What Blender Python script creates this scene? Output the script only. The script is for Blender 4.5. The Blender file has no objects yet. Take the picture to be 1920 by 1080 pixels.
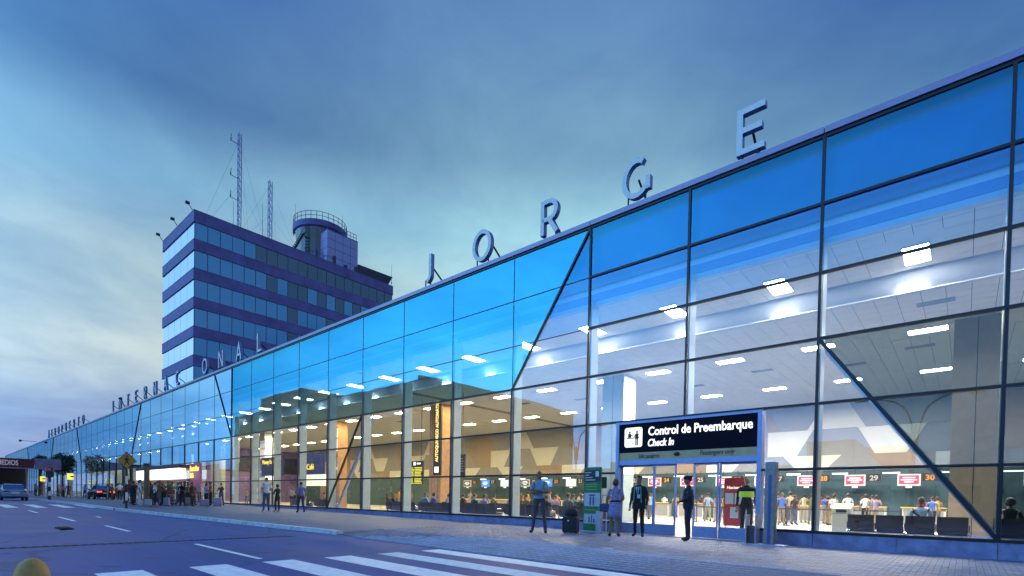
import bpy, bmesh, math, random
from mathutils import Vector, Matrix
random.seed(7)
R = math.radians
scn = bpy.context.scene
COL = scn.collection

# ------------------------------------------------------------------ camera
cam_d = bpy.data.cameras.new('camera')
cam = bpy.data.objects.new('camera', cam_d)
COL.objects.link(cam)
FWD = Vector((-0.66085, 0.75028, -0.01906)).normalized()
cr = FWD.cross(Vector((0, 0, 1))).normalized()
cu = cr.cross(FWD)
roll = 0.0190
right = math.cos(roll) * cr + math.sin(roll) * cu
up = -math.sin(roll) * cr + math.cos(roll) * cu
mw = Matrix(((right.x, up.x, -FWD.x, 0), (right.y, up.y, -FWD.y, 0), (right.z, up.z, -FWD.z, 1.17), (0, 0, 0, 1)))
cam.matrix_world = mw
cam_d.sensor_width = 36
cam_d.lens = 967.75 / 1920 * 36
cam_d.shift_x = (960 - 955.74) / 1920
cam_d.shift_y = (954.52 - 540) / 1920
cam_d.clip_start = 0.1
cam_d.clip_end = 6000
scn.camera = cam

# ------------------------------------------------------------------ world / dusk sky
world = bpy.data.worlds.new('World')
scn.world = world
world.use_nodes = True
wn = world.node_tree.nodes; wl = world.node_tree.links
wn.clear()
def N(tree, typ, **kw):
    n = tree.nodes.new(typ)
    for k, v in kw.items():
        setattr(n, k, v)
    return n
WT = world.node_tree
out = N(WT, 'ShaderNodeOutputWorld'); bg = N(WT, 'ShaderNodeBackground')
tc = N(WT, 'ShaderNodeTexCoord'); sep = N(WT, 'ShaderNodeSeparateXYZ')
wl.new(tc.outputs['Generated'], sep.inputs[0])
def M(tree, op, a, b=None, clamp=False):
    n = tree.nodes.new('ShaderNodeMath'); n.operation = op; n.use_clamp = clamp
    for i, v in enumerate((a, b)):
        if v is None: continue
        if isinstance(v, (int, float)): n.inputs[i].default_value = v
        else: tree.links.new(v, n.inputs[i])
    return n.outputs[0]
def ramp(tree, fac, stops, interp='EASE'):
    n = tree.nodes.new('ShaderNodeValToRGB'); cr_ = n.color_ramp; cr_.interpolation = interp
    while len(cr_.elements) < len(stops): cr_.elements.new(0.5)
    for e, (p, c) in zip(cr_.elements, stops):
        e.position = p; e.color = (c[0], c[1], c[2], 1)
    tree.links.new(fac, n.inputs[0]); return n.outputs[0]
def mixc(tree, fac, a, b, blend='MIX'):
    n = tree.nodes.new('ShaderNodeMix'); n.data_type = 'RGBA'; n.blend_type = blend
    for s, v in ((0, fac), (6, a), (7, b)):
        if isinstance(v, (int, float)): n.inputs[s].default_value = v
        elif isinstance(v, tuple): n.inputs[s].default_value = (v[0], v[1], v[2], 1)
        else: tree.links.new(v, n.inputs[s])
    return n.outputs[2]
X_, Y_, Z_ = sep.outputs
zc = M(WT, 'MAXIMUM', Z_, 0.0)
hl = M(WT, 'SQRT', M(WT, 'ADD', M(WT, 'MULTIPLY', X_, X_), M(WT, 'MULTIPLY', Y_, Y_)))
az = M(WT, 'DIVIDE', M(WT, 'ADD', M(WT, 'MULTIPLY', X_, -0.96), M(WT, 'MULTIPLY', Y_, 0.28)), M(WT, 'MAXIMUM', hl, 0.01))
azf = M(WT, 'MULTIPLY', M(WT, 'ADD', az, 0.25), 0.8, clamp=True)
west = ramp(WT, zc, [(0, (.10, .20, .46)), (.09, (.16, .30, .58)), (.22, (.47, .60, .64)), (.34, (.38, .52, .58)),
                     (.45, (.20, .40, .58)), (.55, (.044, .13, .34)), (.66, (.028, .105, .37)), (1, (.035, .14, .52))])
east = ramp(WT, zc, [(0, (.20, .38, .62)), (.20, (.34, .58, .74)), (.38, (.32, .58, .73)), (.48, (.20, .43, .65)), (.56, (.075, .205, .47)),
                     (.64, (.030, .108, .39)), (.8, (.032, .12, .42)), (1, (.035, .14, .52))])
grad = mixc(WT, azf, east, west)
# cloud layer: noise on a flat deck far overhead
den = M(WT, 'ADD', zc, 0.16)
cv = N(WT, 'ShaderNodeCombineXYZ')
wl.new(M(WT, 'DIVIDE', X_, den), cv.inputs[0]); wl.new(M(WT, 'DIVIDE', Y_, den), cv.inputs[1])
cn = N(WT, 'ShaderNodeTexNoise'); cn.inputs['Scale'].default_value = 1.15; cn.inputs['Detail'].default_value = 7
cn.inputs['Roughness'].default_value = 0.52; cn.inputs['Distortion'].default_value = 0.6
wl.new(cv.outputs[0], cn.inputs['Vector'])
cf = ramp(WT, cn.outputs['Fac'], [(.36, (0, 0, 0)), (.68, (1, 1, 1))])
dark = mixc(WT, 1.0, grad, (.80, .86, .95), 'MULTIPLY')
light = mixc(WT, 1.0, grad, (1.16, 1.10, 1.04), 'MULTIPLY')
cn2 = N(WT, 'ShaderNodeTexNoise'); cn2.inputs['Scale'].default_value = 3.4; cn2.inputs['Detail'].default_value = 8; cn2.inputs['Roughness'].default_value = .6; cn2.inputs['Distortion'].default_value = .35
wl.new(cv.outputs[0], cn2.inputs['Vector'])
mott = ramp(WT, cn2.outputs['Fac'], [(.34, (.80, .84, .90)), (.66, (1.20, 1.15, 1.08))], 'LINEAR')
cloudy = mixc(WT, 0.55, mixc(WT, cf, light, dark), mott, 'MULTIPLY')
nish = N(WT, 'ShaderNodeTexSky'); nish.sky_type = 'NISHITA'; nish.sun_disc = False
nish.sun_elevation = R(2.0); nish.sun_rotation = R(-80)
nsc = mixc(WT, 1.0, nish.outputs[0], (.08, .08, .08), 'MULTIPLY')
def lobe(d, s_, col):                  # broad glow of lit cloud round a direction
    d = Vector(d).normalized(); dt = WT.nodes.new('ShaderNodeVectorMath'); dt.operation = 'DOT_PRODUCT'
    wl.new(tc.outputs['Generated'], dt.inputs[0]); dt.inputs[1].default_value = d
    f = M(WT, 'EXPONENT', M(WT, 'DIVIDE', M(WT, 'SUBTRACT', dt.outputs['Value'], 1.0), s_))
    return mixc(WT, 1.0, f, col, 'MULTIPLY')
glow = mixc(WT, 1.0, lobe((-.68, -.70, .22), .125, (.55, 1.75, 3.0)), lobe((-.58, .72, .47), .075, (.15, .26, .22)), 'ADD')
glow = mixc(WT, 1.0, glow, lobe((.15, -.88, .45), .34, (.13, .30, .72)), 'ADD')
final = mixc(WT, 1.0, mixc(WT, 0.06, cloudy, nsc), mixc(WT, .8, glow, mott, 'MULTIPLY'), 'ADD')
wl.new(final, bg.inputs['Color']); bg.inputs['Strength'].default_value = 1.0
wl.new(bg.outputs[0], out.inputs['Surface'])

sun_d = bpy.data.lights.new('sun', 'SUN'); sun_d.energy = 0.10; sun_d.angle = R(25); sun_d.color = (1.0, .93, .86)
sun = bpy.data.objects.new('sun', sun_d); COL.objects.link(sun)
sun.rotation_euler = Vector((-0.97, 0.17, 0.22)).to_track_quat('Z', 'Y').to_euler()

scn.view_settings.view_transform = 'Standard'; scn.view_settings.look = 'None'
scn.view_settings.exposure = 0.0; scn.view_settings.gamma = 1.0; scn.view_settings.use_curve_mapping = False
scn.render.engine = 'CYCLES'
cy = scn.cycles
cy.use_denoising = True
cy.max_bounces = 8; cy.diffuse_bounces = 3; cy.glossy_bounces = 3; cy.transmission_bounces = 4; cy.transparent_max_bounces = 24
cy.caustics_reflective = False; cy.caustics_refractive = False
cy.sample_clamp_indirect = 4.0

# ------------------------------------------------------------------ materials
MATS = {}
def mat(name, col, rough=0.6, metal=0.0, noise=0.0, scale=8.0, emit=None, estr=1.0, bump=0.0, spec=None, bscale=None):
    if name in MATS: return MATS[name]
    m = bpy.data.materials.new(name); m.use_nodes = True
    t = m.node_tree; b = t.nodes['Principled BSDF']
    b.inputs['Base Color'].default_value = (*col, 1); b.inputs['Roughness'].default_value = rough
    b.inputs['Metallic'].default_value = metal
    if spec is not None: b.inputs['Specular IOR Level'].default_value = spec
    if noise or bump:
        c = N(t, 'ShaderNodeTexCoord'); n = N(t, 'ShaderNodeTexNoise'); n.inputs['Scale'].default_value = scale
        n.inputs['Detail'].default_value = 6; n.inputs['Roughness'].default_value = .6
        t.links.new(c.outputs['Object'], n.inputs['Vector'])
        if noise:
            lo = tuple(x * (1 - noise) for x in col); hi = tuple(min(1, x * (1 + noise)) for x in col)
            t.links.new(ramp(t, n.outputs['Fac'], [(.3, lo), (.7, hi)], 'LINEAR'), b.inputs['Base Color'])
            t.links.new(M(t, 'ADD', M(t, 'MULTIPLY', n.outputs['Fac'], .2), rough - .1, clamp=True), b.inputs['Roughness'])
        if bump:
            n2 = N(t, 'ShaderNodeTexNoise'); n2.inputs['Scale'].default_value = bscale or scale * 6; n2.inputs['Detail'].default_value = 4
            t.links.new(c.outputs['Object'], n2.inputs['Vector'])
            bp = N(t, 'ShaderNodeBump'); bp.inputs['Strength'].default_value = bump; bp.inputs['Distance'].default_value = 0.02
            t.links.new(n2.outputs['Fac'], bp.inputs['Height']); t.links.new(bp.outputs[0], b.inputs['Normal'])
    if emit is not None:
        b.inputs['Emission Color'].default_value = (*emit, 1); b.inputs['Emission Strength'].default_value = estr
    MATS[name] = m
    return m

def glass_mat(name, tint, refl, ior, wob=0.0):
    m = bpy.data.materials.new(name); m.use_nodes = True; t = m.node_tree; t.nodes.clear()
    o = N(t, 'ShaderNodeOutputMaterial'); mx = N(t, 'ShaderNodeMixShader')
    tr = N(t, 'ShaderNodeBsdfTransparent'); gl = N(t, 'ShaderNodeBsdfGlossy'); fr = N(t, 'ShaderNodeFresnel')
    tr.inputs[0].default_value = (*tint, 1); gl.inputs['Color'].default_value = (*refl, 1); gl.inputs['Roughness'].default_value = 0.0
    fr.inputs[0].default_value = ior
    # slight pillowing of the panes so that reflections wander
    c = N(t, 'ShaderNodeTexCoord'); n = N(t, 'ShaderNodeTexNoise'); n.inputs['Scale'].default_value = 0.55; n.inputs['Detail'].default_value = 2
    n.noise_dimensions = '4D'; oi = N(t, 'ShaderNodeObjectInfo'); t.links.new(M(t, 'MULTIPLY', oi.outputs['Random'], 40.0), n.inputs['W'])
    t.links.new(c.outputs['Object'], n.inputs['Vector'])
    bp = N(t, 'ShaderNodeBump'); bp.inputs['Strength'].default_value = wob; bp.inputs['Distance'].default_value = 0.05
    t.links.new(n.outputs['Fac'], bp.inputs['Height']); t.links.new(bp.outputs[0], gl.inputs['Normal'])
    geo = N(t, 'ShaderNodeNewGeometry')
    t.links.new(M(t, 'MULTIPLY', fr.outputs[0], M(t, 'SUBTRACT', 1.0, geo.outputs['Backfacing'])), mx.inputs[0])
    t.links.new(tr.outputs[0], mx.inputs[1]); t.links.new(gl.outputs[0], mx.inputs[2]); t.links.new(mx.outputs[0], o.inputs[0])
    MATS[name] = m
    return m
def clear_mat(name):
    m = bpy.data.materials.new(name); m.use_nodes = True; t = m.node_tree; t.nodes.clear()
    o = N(t, 'ShaderNodeOutputMaterial'); tr = N(t, 'ShaderNodeBsdfTransparent'); tr.inputs[0].default_value = (.97, .98, .98, 1)
    t.links.new(tr.outputs[0], o.inputs[0]); MATS[name] = m
    return m
G_CLEAR = glass_mat('clear_glass', (.93, .95, .93), (.46, .70, 1.0), 2.25, .05)
G_TINT = glass_mat('tinted_glass', (.26, .46, .56), (.11, .66, 1.0), 3.4, .05)
G_TOP = glass_mat('spandrel_glass', (.75, .85, .95), (.10, .60, 1.0), 2.45, .06)
G_UP = glass_mat('upper_glass', (.62, .80, .96), (.22, .60, 1.0), 2.5, .06)
G_DARK = glass_mat('smoked_glass', (.30, .36, .38), (.42, .62, .74), 1.95, .06)
G_REFL = glass_mat('coated_glass', (.10, .15, .22), (.58, .82, 1.0), 6.5, .05)
G_REFLT = glass_mat('coated_tinted_glass', (.09, .14, .22), (.44, .74, 1.0), 6.5, .05)
G_EDGE = clear_mat('glass_inner_face')
G_DOOR = glass_mat('door_glass', (.93, .96, .95), (.8, .9, 1.0), 1.5, .02)
def tower_glass(name, base, rough, f):
    m = bpy.data.materials.new(name); m.use_nodes = True; t = m.node_tree
    b = t.nodes['Principled BSDF']; b.inputs['Base Color'].default_value = (*base, 1); b.inputs['Roughness'].default_value = rough
    b.inputs['Metallic'].default_value = f; b.inputs['IOR'].default_value = 1.8
    MATS[name] = m; return m
TGL = tower_glass('tower_glass_skylit', (.36, .44, .58), .14, .85)  # left face only: paler colour stands in for the bright sky it reflects
TG = [tower_glass('tower_glass_blue', (.05, .20, .46), .06, .55), tower_glass('tower_glass_dark', (.02, .07, .17), .05, .35),
      tower_glass('tower_glass_pale', (.12, .30, .55), .08, .6)]

DARK = mat('dark_anodised_frame', (.012, .013, .025), .4, .3)
ALU = mat('brushed_aluminium', (.42, .46, .62), .38, .55, .12, 20)
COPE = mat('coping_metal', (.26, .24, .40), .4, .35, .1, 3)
FIN = mat('pale_post_paint', (.34, .40, .40), .5, 0, .06, 6)
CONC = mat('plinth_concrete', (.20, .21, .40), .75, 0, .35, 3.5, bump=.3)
SPAN = mat('azure_spandrel_board', (.004, .10, .37), .5, 0, .25, .5)
CEIL = mat('ceiling_tile_white', (.88, .875, .86), .8, 0, .06, 2)
WHITE = mat('white_paint', (.78, .78, .76), .6)
BULK = mat('bulkhead_white', (.62, .68, .76), .6, 0, .06, 1)
WARMLAMP = mat('ceiling_lamp_warm', (.9, .9, .85), .5, emit=(1.0, .75, .34), estr=165.0)
COOLLAMP = mat('ceiling_lamp_neutral', (.9, .9, .85), .5, emit=(1.0, .92, .82), estr=370.0)
STRIPLAMP = mat('strip_lamp_neutral', (.9, .9, .85), .5, emit=(1.0, .94, .86), estr=95.0)
COVE = mat('cove_lamp_glow', (.9, .9, .9), .5, emit=(1.0, .93, .80), estr=55.0)
FLOORM = mat('hall_floor', (.60, .585, .54), .22, 0, .1, .8)
PW = mat('wall_panel_white', (.70, .70, .66), .55, 0, .05, 1)
PG = mat('wall_panel_grey', (.26, .27, .30), .55, 0, .06, 1)
PT = mat('wall_panel_taupe', (.30, .235, .20), .55, 0, .06, 1)
JOINT = mat('joint_dark', (.05, .05, .055), .9)  # dark colour for column joints and panel backing
TEAL = mat('desk_back_teal', (.035, .085, .115), .6, 0, .25, 1.5)
WOOD = mat('column_wood', (.36, .22, .13), .45, 0, .22, 3)
TAN = mat('column_tan', (.50, .36, .25), .5, 0, .1, 3)
BLACK = mat('black_vinyl', (.012, .012, .017), .45)
CHROME = mat('chrome', (.7, .7, .72), .18, 1)
RED = mat('red_plastic', (.50, .02, .035), .4)
STEELW = mat('white_metal', (.72, .72, .74), .4)
LETTER = mat('letter_metal', (.74, .74, .78), .5, .0, .06, 3)
LETSIDE = mat('letter_side_metal', (.20, .22, .42), .4, .4)  # shade on the letter sides painted in as a darker blue
STRUT = mat('strut_steel', (.035, .035, .06), .5, .4)
PLASTER = mat('tower_purple_band', (.15, .115, .32), .7, 0, .30, .45)
TOWERCORE = mat('tower_core_dark', (.03, .035, .06), .6)

# ------------------------------------------------------------------ mesh builder
class MB:
    def __init__(s): s.v = []; s.f = []; s.m = []
    def add(s, vs, fs, mi=0):
        b = len(s.v); s.v += [tuple(v) for v in vs]
        for f in fs: s.f.append(tuple(b + i for i in f)); s.m.append(mi)
    def box(s, x0, x1, y0, y1, z0, z1, mi=0, skip=''):
        vs = [(x0, y0, z0), (x1, y0, z0), (x1, y1, z0), (x0, y1, z0), (x0, y0, z1), (x1, y0, z1), (x1, y1, z1), (x0, y1, z1)]
        fs = {'b': (0, 3, 2, 1), 't': (4, 5, 6, 7), 'f': (0, 1, 5, 4), 'r': (1, 2, 6, 5), 'k': (2, 3, 7, 6), 'l': (3, 0, 4, 7)}
        s.add(vs, [f for k, f in fs.items() if k not in skip], mi); return s
    def cbox(s, x, y, z, sx, sy, sz, mi=0): return s.box(x - sx / 2, x + sx / 2, y - sy / 2, y + sy / 2, z, z + sz, mi)
    def prism_y(s, poly, y0, y1, mi=0, mside=None, mback=None):
        # poly: list of (x, z), counter clockwise seen from -Y (x right, z up)
        n = len(poly)
        vs = [(x, y0, z) for x, z in poly] + [(x, y1, z) for x, z in poly]
        s.add(vs, [tuple(range(n))], mi)
        b = len(s.v) - 2 * n
        s.f.append(tuple(b + n + i for i in reversed(range(n)))); s.m.append(mi if mback is None else mback)
        for i in range(n):
            j = (i + 1) % n
            s.f.append((b + i, b + n + i, b + n + j, b + j)); s.m.append(mi if mside is None else mside)
        return s
    def prism_z(s, poly, z0, z1, mi=0, mside=None):
        n = len(poly); b = len(s.v)
        s.v += [(x, y, z0) for x, y in poly] + [(x, y, z1) for x, y in poly]
        s.f.append(tuple(b + n + i for i in range(n))); s.m.append(mi)
        s.f.append(tuple(b + i for i in reversed(range(n)))); s.m.append(mi)
        for i in range(n):
            j = (i + 1) % n
            s.f.append((b + i, b + j, b + n + j, b + n + i)); s.m.append(mi if mside is None else mside)
        return s
    def tube(s, p0, p1, r0, r1=None, n=8, mi=0, caps=True):
        r1 = r0 if r1 is None else r1
        p0, p1 = Vector(p0), Vector(p1); d = (p1 - p0)
        if d.length < 1e-6: return s
        d.normalize(); a = d.orthogonal().normalized(); c = d.cross(a); b = len(s.v)
        for p, r in ((p0, r0), (p1, r1)):
            for i in range(n):
                t = 2 * math.pi * i / n
                s.v.append(tuple(p + (a * math.cos(t) + c * math.sin(t)) * r))
        for i in range(n):
            j = (i + 1) % n
            s.f.append((b + i, b + j, b + n + j, b + n + i)); s.m.append(mi)
        if caps:
            s.f.append(tuple(b + i for i in reversed(range(n)))); s.m.append(mi)
            s.f.append(tuple(b + n + i for i in range(n))); s.m.append(mi)
        return s
    def loft(s, rings, n=14, mi=0, caps=True, cx=0.0):
        # rings of (z, rx, ry, cy)
        b = len(s.v)
        for z, rx, ry, cyy in rings:
            for i in range(n):
                t = 2 * math.pi * i / n; s.v.append((cx + rx * math.cos(t), cyy + ry * math.sin(t), z))
        for k in range(len(rings) - 1):
            for i in range(n):
                j = (i + 1) % n
                s.f.append((b + k * n + i, b + k * n + j, b + (k + 1) * n + j, b + (k + 1) * n + i)); s.m.append(mi)
        if caps:
            s.f.append(tuple(b + i for i in reversed(range(n)))); s.m.append(mi)
            e = b + (len(rings) - 1) * n; s.f.append(tuple(e + i for i in range(n))); s.m.append(mi)
        return s
    def ball(s, c, rx, ry=None, rz=None, nu=12, nv=8, mi=0):
        ry = rx if ry is None else ry; rz = rx if rz is None else rz
        rings = []
        b = len(s.v)
        for k in range(nv + 1):
            ph = math.pi * k / nv - math.pi / 2; cr2 = max(math.cos(ph), 1e-3)
            for i in range(nu):
                t = 2 * math.pi * i / nu
                s.v.append((c[0] + rx * cr2 * math.cos(t), c[1] + ry * cr2 * math.sin(t), c[2] + rz * math.sin(ph)))
        for k in range(nv):
            for i in range(nu):
                j = (i + 1) % nu
                s.f.append((b + k * nu + i, b + k * nu + j, b + (k + 1) * nu + j, b + (k + 1) * nu + i)); s.m.append(mi)
        return s
    def mesh(s, name, mats, smooth=False):
        me = bpy.data.meshes.new(name); me.from_pydata(s.v, [], s.f)
        for m in (mats if isinstance(mats, (list, tuple)) else [mats]): me.materials.append(m)
        me.polygons.foreach_set('material_index', s.m)
        if smooth: me.polygons.foreach_set('use_smooth', [True] * len(me.polygons))
        me.update(); return me
    def build(s, name, mats, parent=None, loc=(0, 0, 0), smooth=False, rz=0, bevel=0.0):
        o = link(name, s.mesh(name, mats, smooth), parent, loc, rz)
        if bevel:
            bv = o.modifiers.new('bevel', 'BEVEL'); bv.width = bevel; bv.segments = 2; bv.limit_method = 'ANGLE'
        return o
def link(name, me, parent=None, loc=(0, 0, 0), rz=0):
    o = bpy.data.objects.new(name, me); COL.objects.link(o)
    if parent is not None: o.parent = parent
    o.location = loc
    if rz: o.rotation_euler = (0, 0, rz)
    return o
def tag(o, label, cat, group=None):
    o['label'] = label; o['category'] = cat
    if group: o['group'] = group
    return o
def thing(name, label, cat, loc=(0, 0, 0), rz=0, group=None):
    return tag(link(name, None, None, loc, rz), label, cat, group)
def kind(o, k): o['kind'] = k; return o
def copy_tree(o, parent=None):
    c = o.copy(); COL.objects.link(c)
    if parent is not None: c.parent = parent
    for ch in list(o.children): copy_tree(ch, c)
    return c
_tc = {}
def text_mesh(body, size, extrude=0.01, shear=0.0, bold=0.0, align='LEFT', spacing=1.0, facing='-Y', sx=1.0):
    key = (body, size, extrude, shear, bold, align, spacing, facing, sx)
    if key in _tc: return _tc[key]
    c = bpy.data.curves.new('txt', 'FONT'); c.body = body; c.size = size; c.extrude = extrude; c.shear = shear; c.offset = bold
    c.align_x = align; c.space_character = spacing; c.resolution_u = 3
    o = bpy.data.objects.new('txt', c); COL.objects.link(o)
    dg = bpy.context.evaluated_depsgraph_get(); dg.update()
    me = bpy.data.meshes.new_from_object(o.evaluated_get(dg))
    bpy.data.objects.remove(o); bpy.data.curves.remove(c)
    for v in me.vertices:
        x, y, z = v.co
        if facing == '-Y': v.co = (x * sx, -z, y)
        elif facing == '+X': v.co = (z, x * sx, y)
    me.materials.clear(); me.update()
    _tc[key] = me
    return me
def text(name, body, size, m, parent, loc, **kw):
    me = text_mesh(body, size, **kw)
    if not me.materials: me.materials.append(m)
    elif me.materials[0] != m:
        me = me.copy(); me.materials.clear(); me.materials.append(m)
    return link(name, me, parent, loc)
ORD = 'first second third fourth fifth sixth seventh eighth ninth tenth eleventh twelfth thirteenth fourteenth fifteenth sixteenth seventeenth eighteenth nineteenth twentieth'.split()
def ordinal(i):
    if i < 20: return ORD[i]
    tens = ['twenty', 'thirty', 'forty', 'fifty', 'sixty'][(i + 1) // 10 - 2]; u = (i + 1) % 10
    return ('twentieth', 'thirtieth', 'fortieth', 'fiftieth', 'sixtieth')[(i + 1) // 10 - 2] if u == 0 else tens + '-' + ORD[u - 1]

# ------------------------------------------------------------------ layout constants
FY = 15.964; M0 = 0.585; BW = 3.6574
ROW = [11.03, 9.249, 7.407, 5.651, 3.908, 2.148, 0.44]
def mx(m): return M0 - m * BW
def zs(x): return min(.36, max(0.0, 0.0085 * (-x - 2)))      # pavement height: the street climbs gently to the left
def zr(x): return zs(x) - 0.11
KERB = 8.25
def ky(x):                             # kerb line: straight by the crossing, drawn in towards the road further along
    if x >= -14: return KERB
    if x >= -34.4: return KERB - 1.5 * (-14 - x) / 20.4
    return 6.75

# ------------------------------------------------------------------ ground
def strips(name, x_list, y0, y1, zf, m, parent=None):
    b = MB()
    for a, c in zip(x_list[:-1], x_list[1:]):
        n = 1
        f0 = y0 if callable(y0) else (lambda q, k=y0: k); f1 = y1 if callable(y1) else (lambda q, k=y1: k)
        b.add([(a, f0(a), zf(a)), (c, f0(c), zf(c)), (c, f1(c), zf(c)), (a, f1(a), zf(a))], [(0, 1, 2, 3)])
    return kind(b.build(name, m, parent), 'structure')
def asphalt():
    m = bpy.data.materials.new('asphalt'); m.use_nodes = True; t = m.node_tree; b = t.nodes['Principled BSDF']
    c = N(t, 'ShaderNodeTexCoord')
    n1 = N(t, 'ShaderNodeTexNoise'); n1.inputs['Scale'].default_value = .35; n1.inputs['Detail'].default_value = 6
    n2 = N(t, 'ShaderNodeTexNoise'); n2.inputs['Scale'].default_value = 55; n2.inputs['Detail'].default_value = 3
    mp = N(t, 'ShaderNodeMapping'); mp.inputs['Scale'].default_value = (.18, 2.2, 1)
    n3 = N(t, 'ShaderNodeTexNoise'); n3.inputs['Scale'].default_value = .8; n3.inputs['Detail'].default_value = 5
    t.links.new(c.outputs['Object'], n1.inputs['Vector']); t.links.new(c.outputs['Object'], n2.inputs['Vector'])
    t.links.new(c.outputs['Object'], mp.inputs['Vector']); t.links.new(mp.outputs[0], n3.inputs['Vector'])
    v = M(t, 'ADD', M(t, 'MULTIPLY', n1.outputs['Fac'], .45), M(t, 'ADD', M(t, 'MULTIPLY', n2.outputs['Fac'], .3), M(t, 'MULTIPLY', n3.outputs['Fac'], .25)))
    base_ = ramp(t, v, [(.38, (.018, .042, .18)), (.62, (.056, .092, .33))], 'LINEAR')  # blue of the dusk light is put into the asphalt colour
    vo = N(t, 'ShaderNodeTexVoronoi'); vo.feature = 'DISTANCE_TO_EDGE'; vo.inputs['Scale'].default_value = .22
    wv = N(t, 'ShaderNodeVectorMath'); wv.operation = 'ADD'; sc_ = N(t, 'ShaderNodeVectorMath'); sc_.operation = 'SCALE'; sc_.inputs['Scale'].default_value = .9
    t.links.new(n1.outputs['Color'], sc_.inputs[0]); t.links.new(c.outputs['Object'], wv.inputs[0]); t.links.new(sc_.outputs[0], wv.inputs[1]); t.links.new(wv.outputs[0], vo.inputs['Vector'])
    crack = ramp(t, vo.outputs['Distance'], [(.0, (.45, .45, .5)), (.012, (1, 1, 1))], 'LINEAR')
    n4 = N(t, 'ShaderNodeTexNoise'); n4.inputs['Scale'].default_value = 1.6; n4.inputs['Detail'].default_value = 3; t.links.new(c.outputs['Object'], n4.inputs['Vector'])
    oil = ramp(t, n4.outputs['Fac'], [(.60, (1, 1, 1)), (.72, (.55, .55, .6))], 'EASE')
    t.links.new(mixc(t, 1.0, mixc(t, 1.0, base_, crack, 'MULTIPLY'), oil, 'MULTIPLY'), b.inputs['Base Color']); b.inputs['Specular IOR Level'].default_value = .25
    t.links.new(M(t, 'ADD', M(t, 'MULTIPLY', n1.outputs['Fac'], .3), .42), b.inputs['Roughness'])
    bp = N(t, 'ShaderNodeBump'); bp.inputs['Strength'].default_value = .45; bp.inputs['Distance'].default_value = .012
    t.links.new(n2.outputs['Fac'], bp.inputs['Height']); t.links.new(bp.outputs[0], b.inputs['Normal'])
    return m
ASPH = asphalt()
XS = [3000, 60, 20, -2, -14, -24, -34.4, -44.4, -120, -260, -3000]
g = MB(); g.add([(-4000, -4000, -.35), (4000, -4000, -.35), (4000, 4000, -.35), (-4000, 4000, -.35)], [(0, 1, 2, 3)])
kind(g.build('ground', mat('distant_earth', (.09, .09, .10), .9, 0, .3, .02)), 'structure')
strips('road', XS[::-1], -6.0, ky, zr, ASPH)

# crosswalk, lane marks
PAINT = mat('road_paint', (.88, .92, 1.0), .6, 0, .22, 7)
def mark(name, poly, dz=.005):
    b = MB(); b.add([(x, y, zr(x) + dz) for x, y in poly], [tuple(range(len(poly)))]); return b
def stripe_mesh(x0, x1, y0, y1):
    b = MB(); n = max(1, int(abs(x1 - x0) / 1.2)); xs = [x0 + (x1 - x0) * i / n for i in range(n + 1)]
    for a, c in zip(xs[:-1], xs[1:]):
        b.add([(a, y0, zr(a) + .005), (c, y0, zr(c) + .005), (c, y1, zr(c) + .005), (a, y1, zr(a) + .005)], [(0, 1, 2, 3)])
    return b
cwk = kind(link('crosswalk', None), 'structure')
for i, (y0, y1) in enumerate([(-3.1, -2.5), (-1.9, -1.3), (-.7, -.1), (.48, 1.07), (1.65, 2.25), (2.87, 3.45), (4.02, 4.60), (5.18, 5.77), (6.36, 6.92), (7.5, 8.05)]):
    stripe_mesh(-9.82 + .06 * i, -4.2 if y0 < 7 else -3.2, y0, y1).build('crosswalk_stripe', PAINT, cwk)
far = kind(link('far_crosswalk', None), 'structure')
for y0 in (-1.9, -.7, .5, 1.7, 2.9, 4.1, 5.3, 6.5):
    stripe_mesh(-44.5, -38.5, y0, y0 + .5).build('crosswalk_stripe', PAINT, far)
lanes = kind(link('lane_markings', None), 'structure')
for x0, x1, y in [(-13.4, -9.9, 4.18), (-21.1, -18.1, 3.93), (-27.4, -24.0, 3.6), (-34.6, -31.4, 3.4), (-27.4, -26.6, 4.8), (-52, -48.6, 3.3), (-60, -57, 3.3), (3, 6.5, 4.2)]:
    stripe_mesh(x0, x1, y - .055, y + .055).build('lane_dash', PAINT, lanes)
# drain channel across the road: grate of cross bars over a dark slot
DR = mat('drain_iron', (.022, .022, .03), .7)
drain = tag(link('drain_channel', None, None, (-14.4, 0, zr(-14.4))), 'long iron slotted drain grating crossing the road asphalt', 'drain')
b = MB()
for yy in [i * .16 - 3 for i in range(62)]: b.box(-.085, .085, yy, yy + .075, .004, .012)
b.build('grate_bar', DR, drain)['kind'] = 'stuff'
MB().box(-.12, .12, -3.05, 7.0, -.005, .0035).build('channel', mat('drain_slot', (.05, .047, .075), .9), drain)
b = MB(); b.box(-.48, .48, -.16, .16, 0, .03); b.box(-.40, .40, -.12, .12, .03, .05)
lid = tag(b.build('hatch_lid', mat('hatch_rubber', (.018, .018, .022), .85, 0, .2, 9), None, (-20.0, 2.75, zr(-20) + .004), bevel=.01), 'dark rubber plate lying flat on the asphalt beyond the drain', 'plate')

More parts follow.
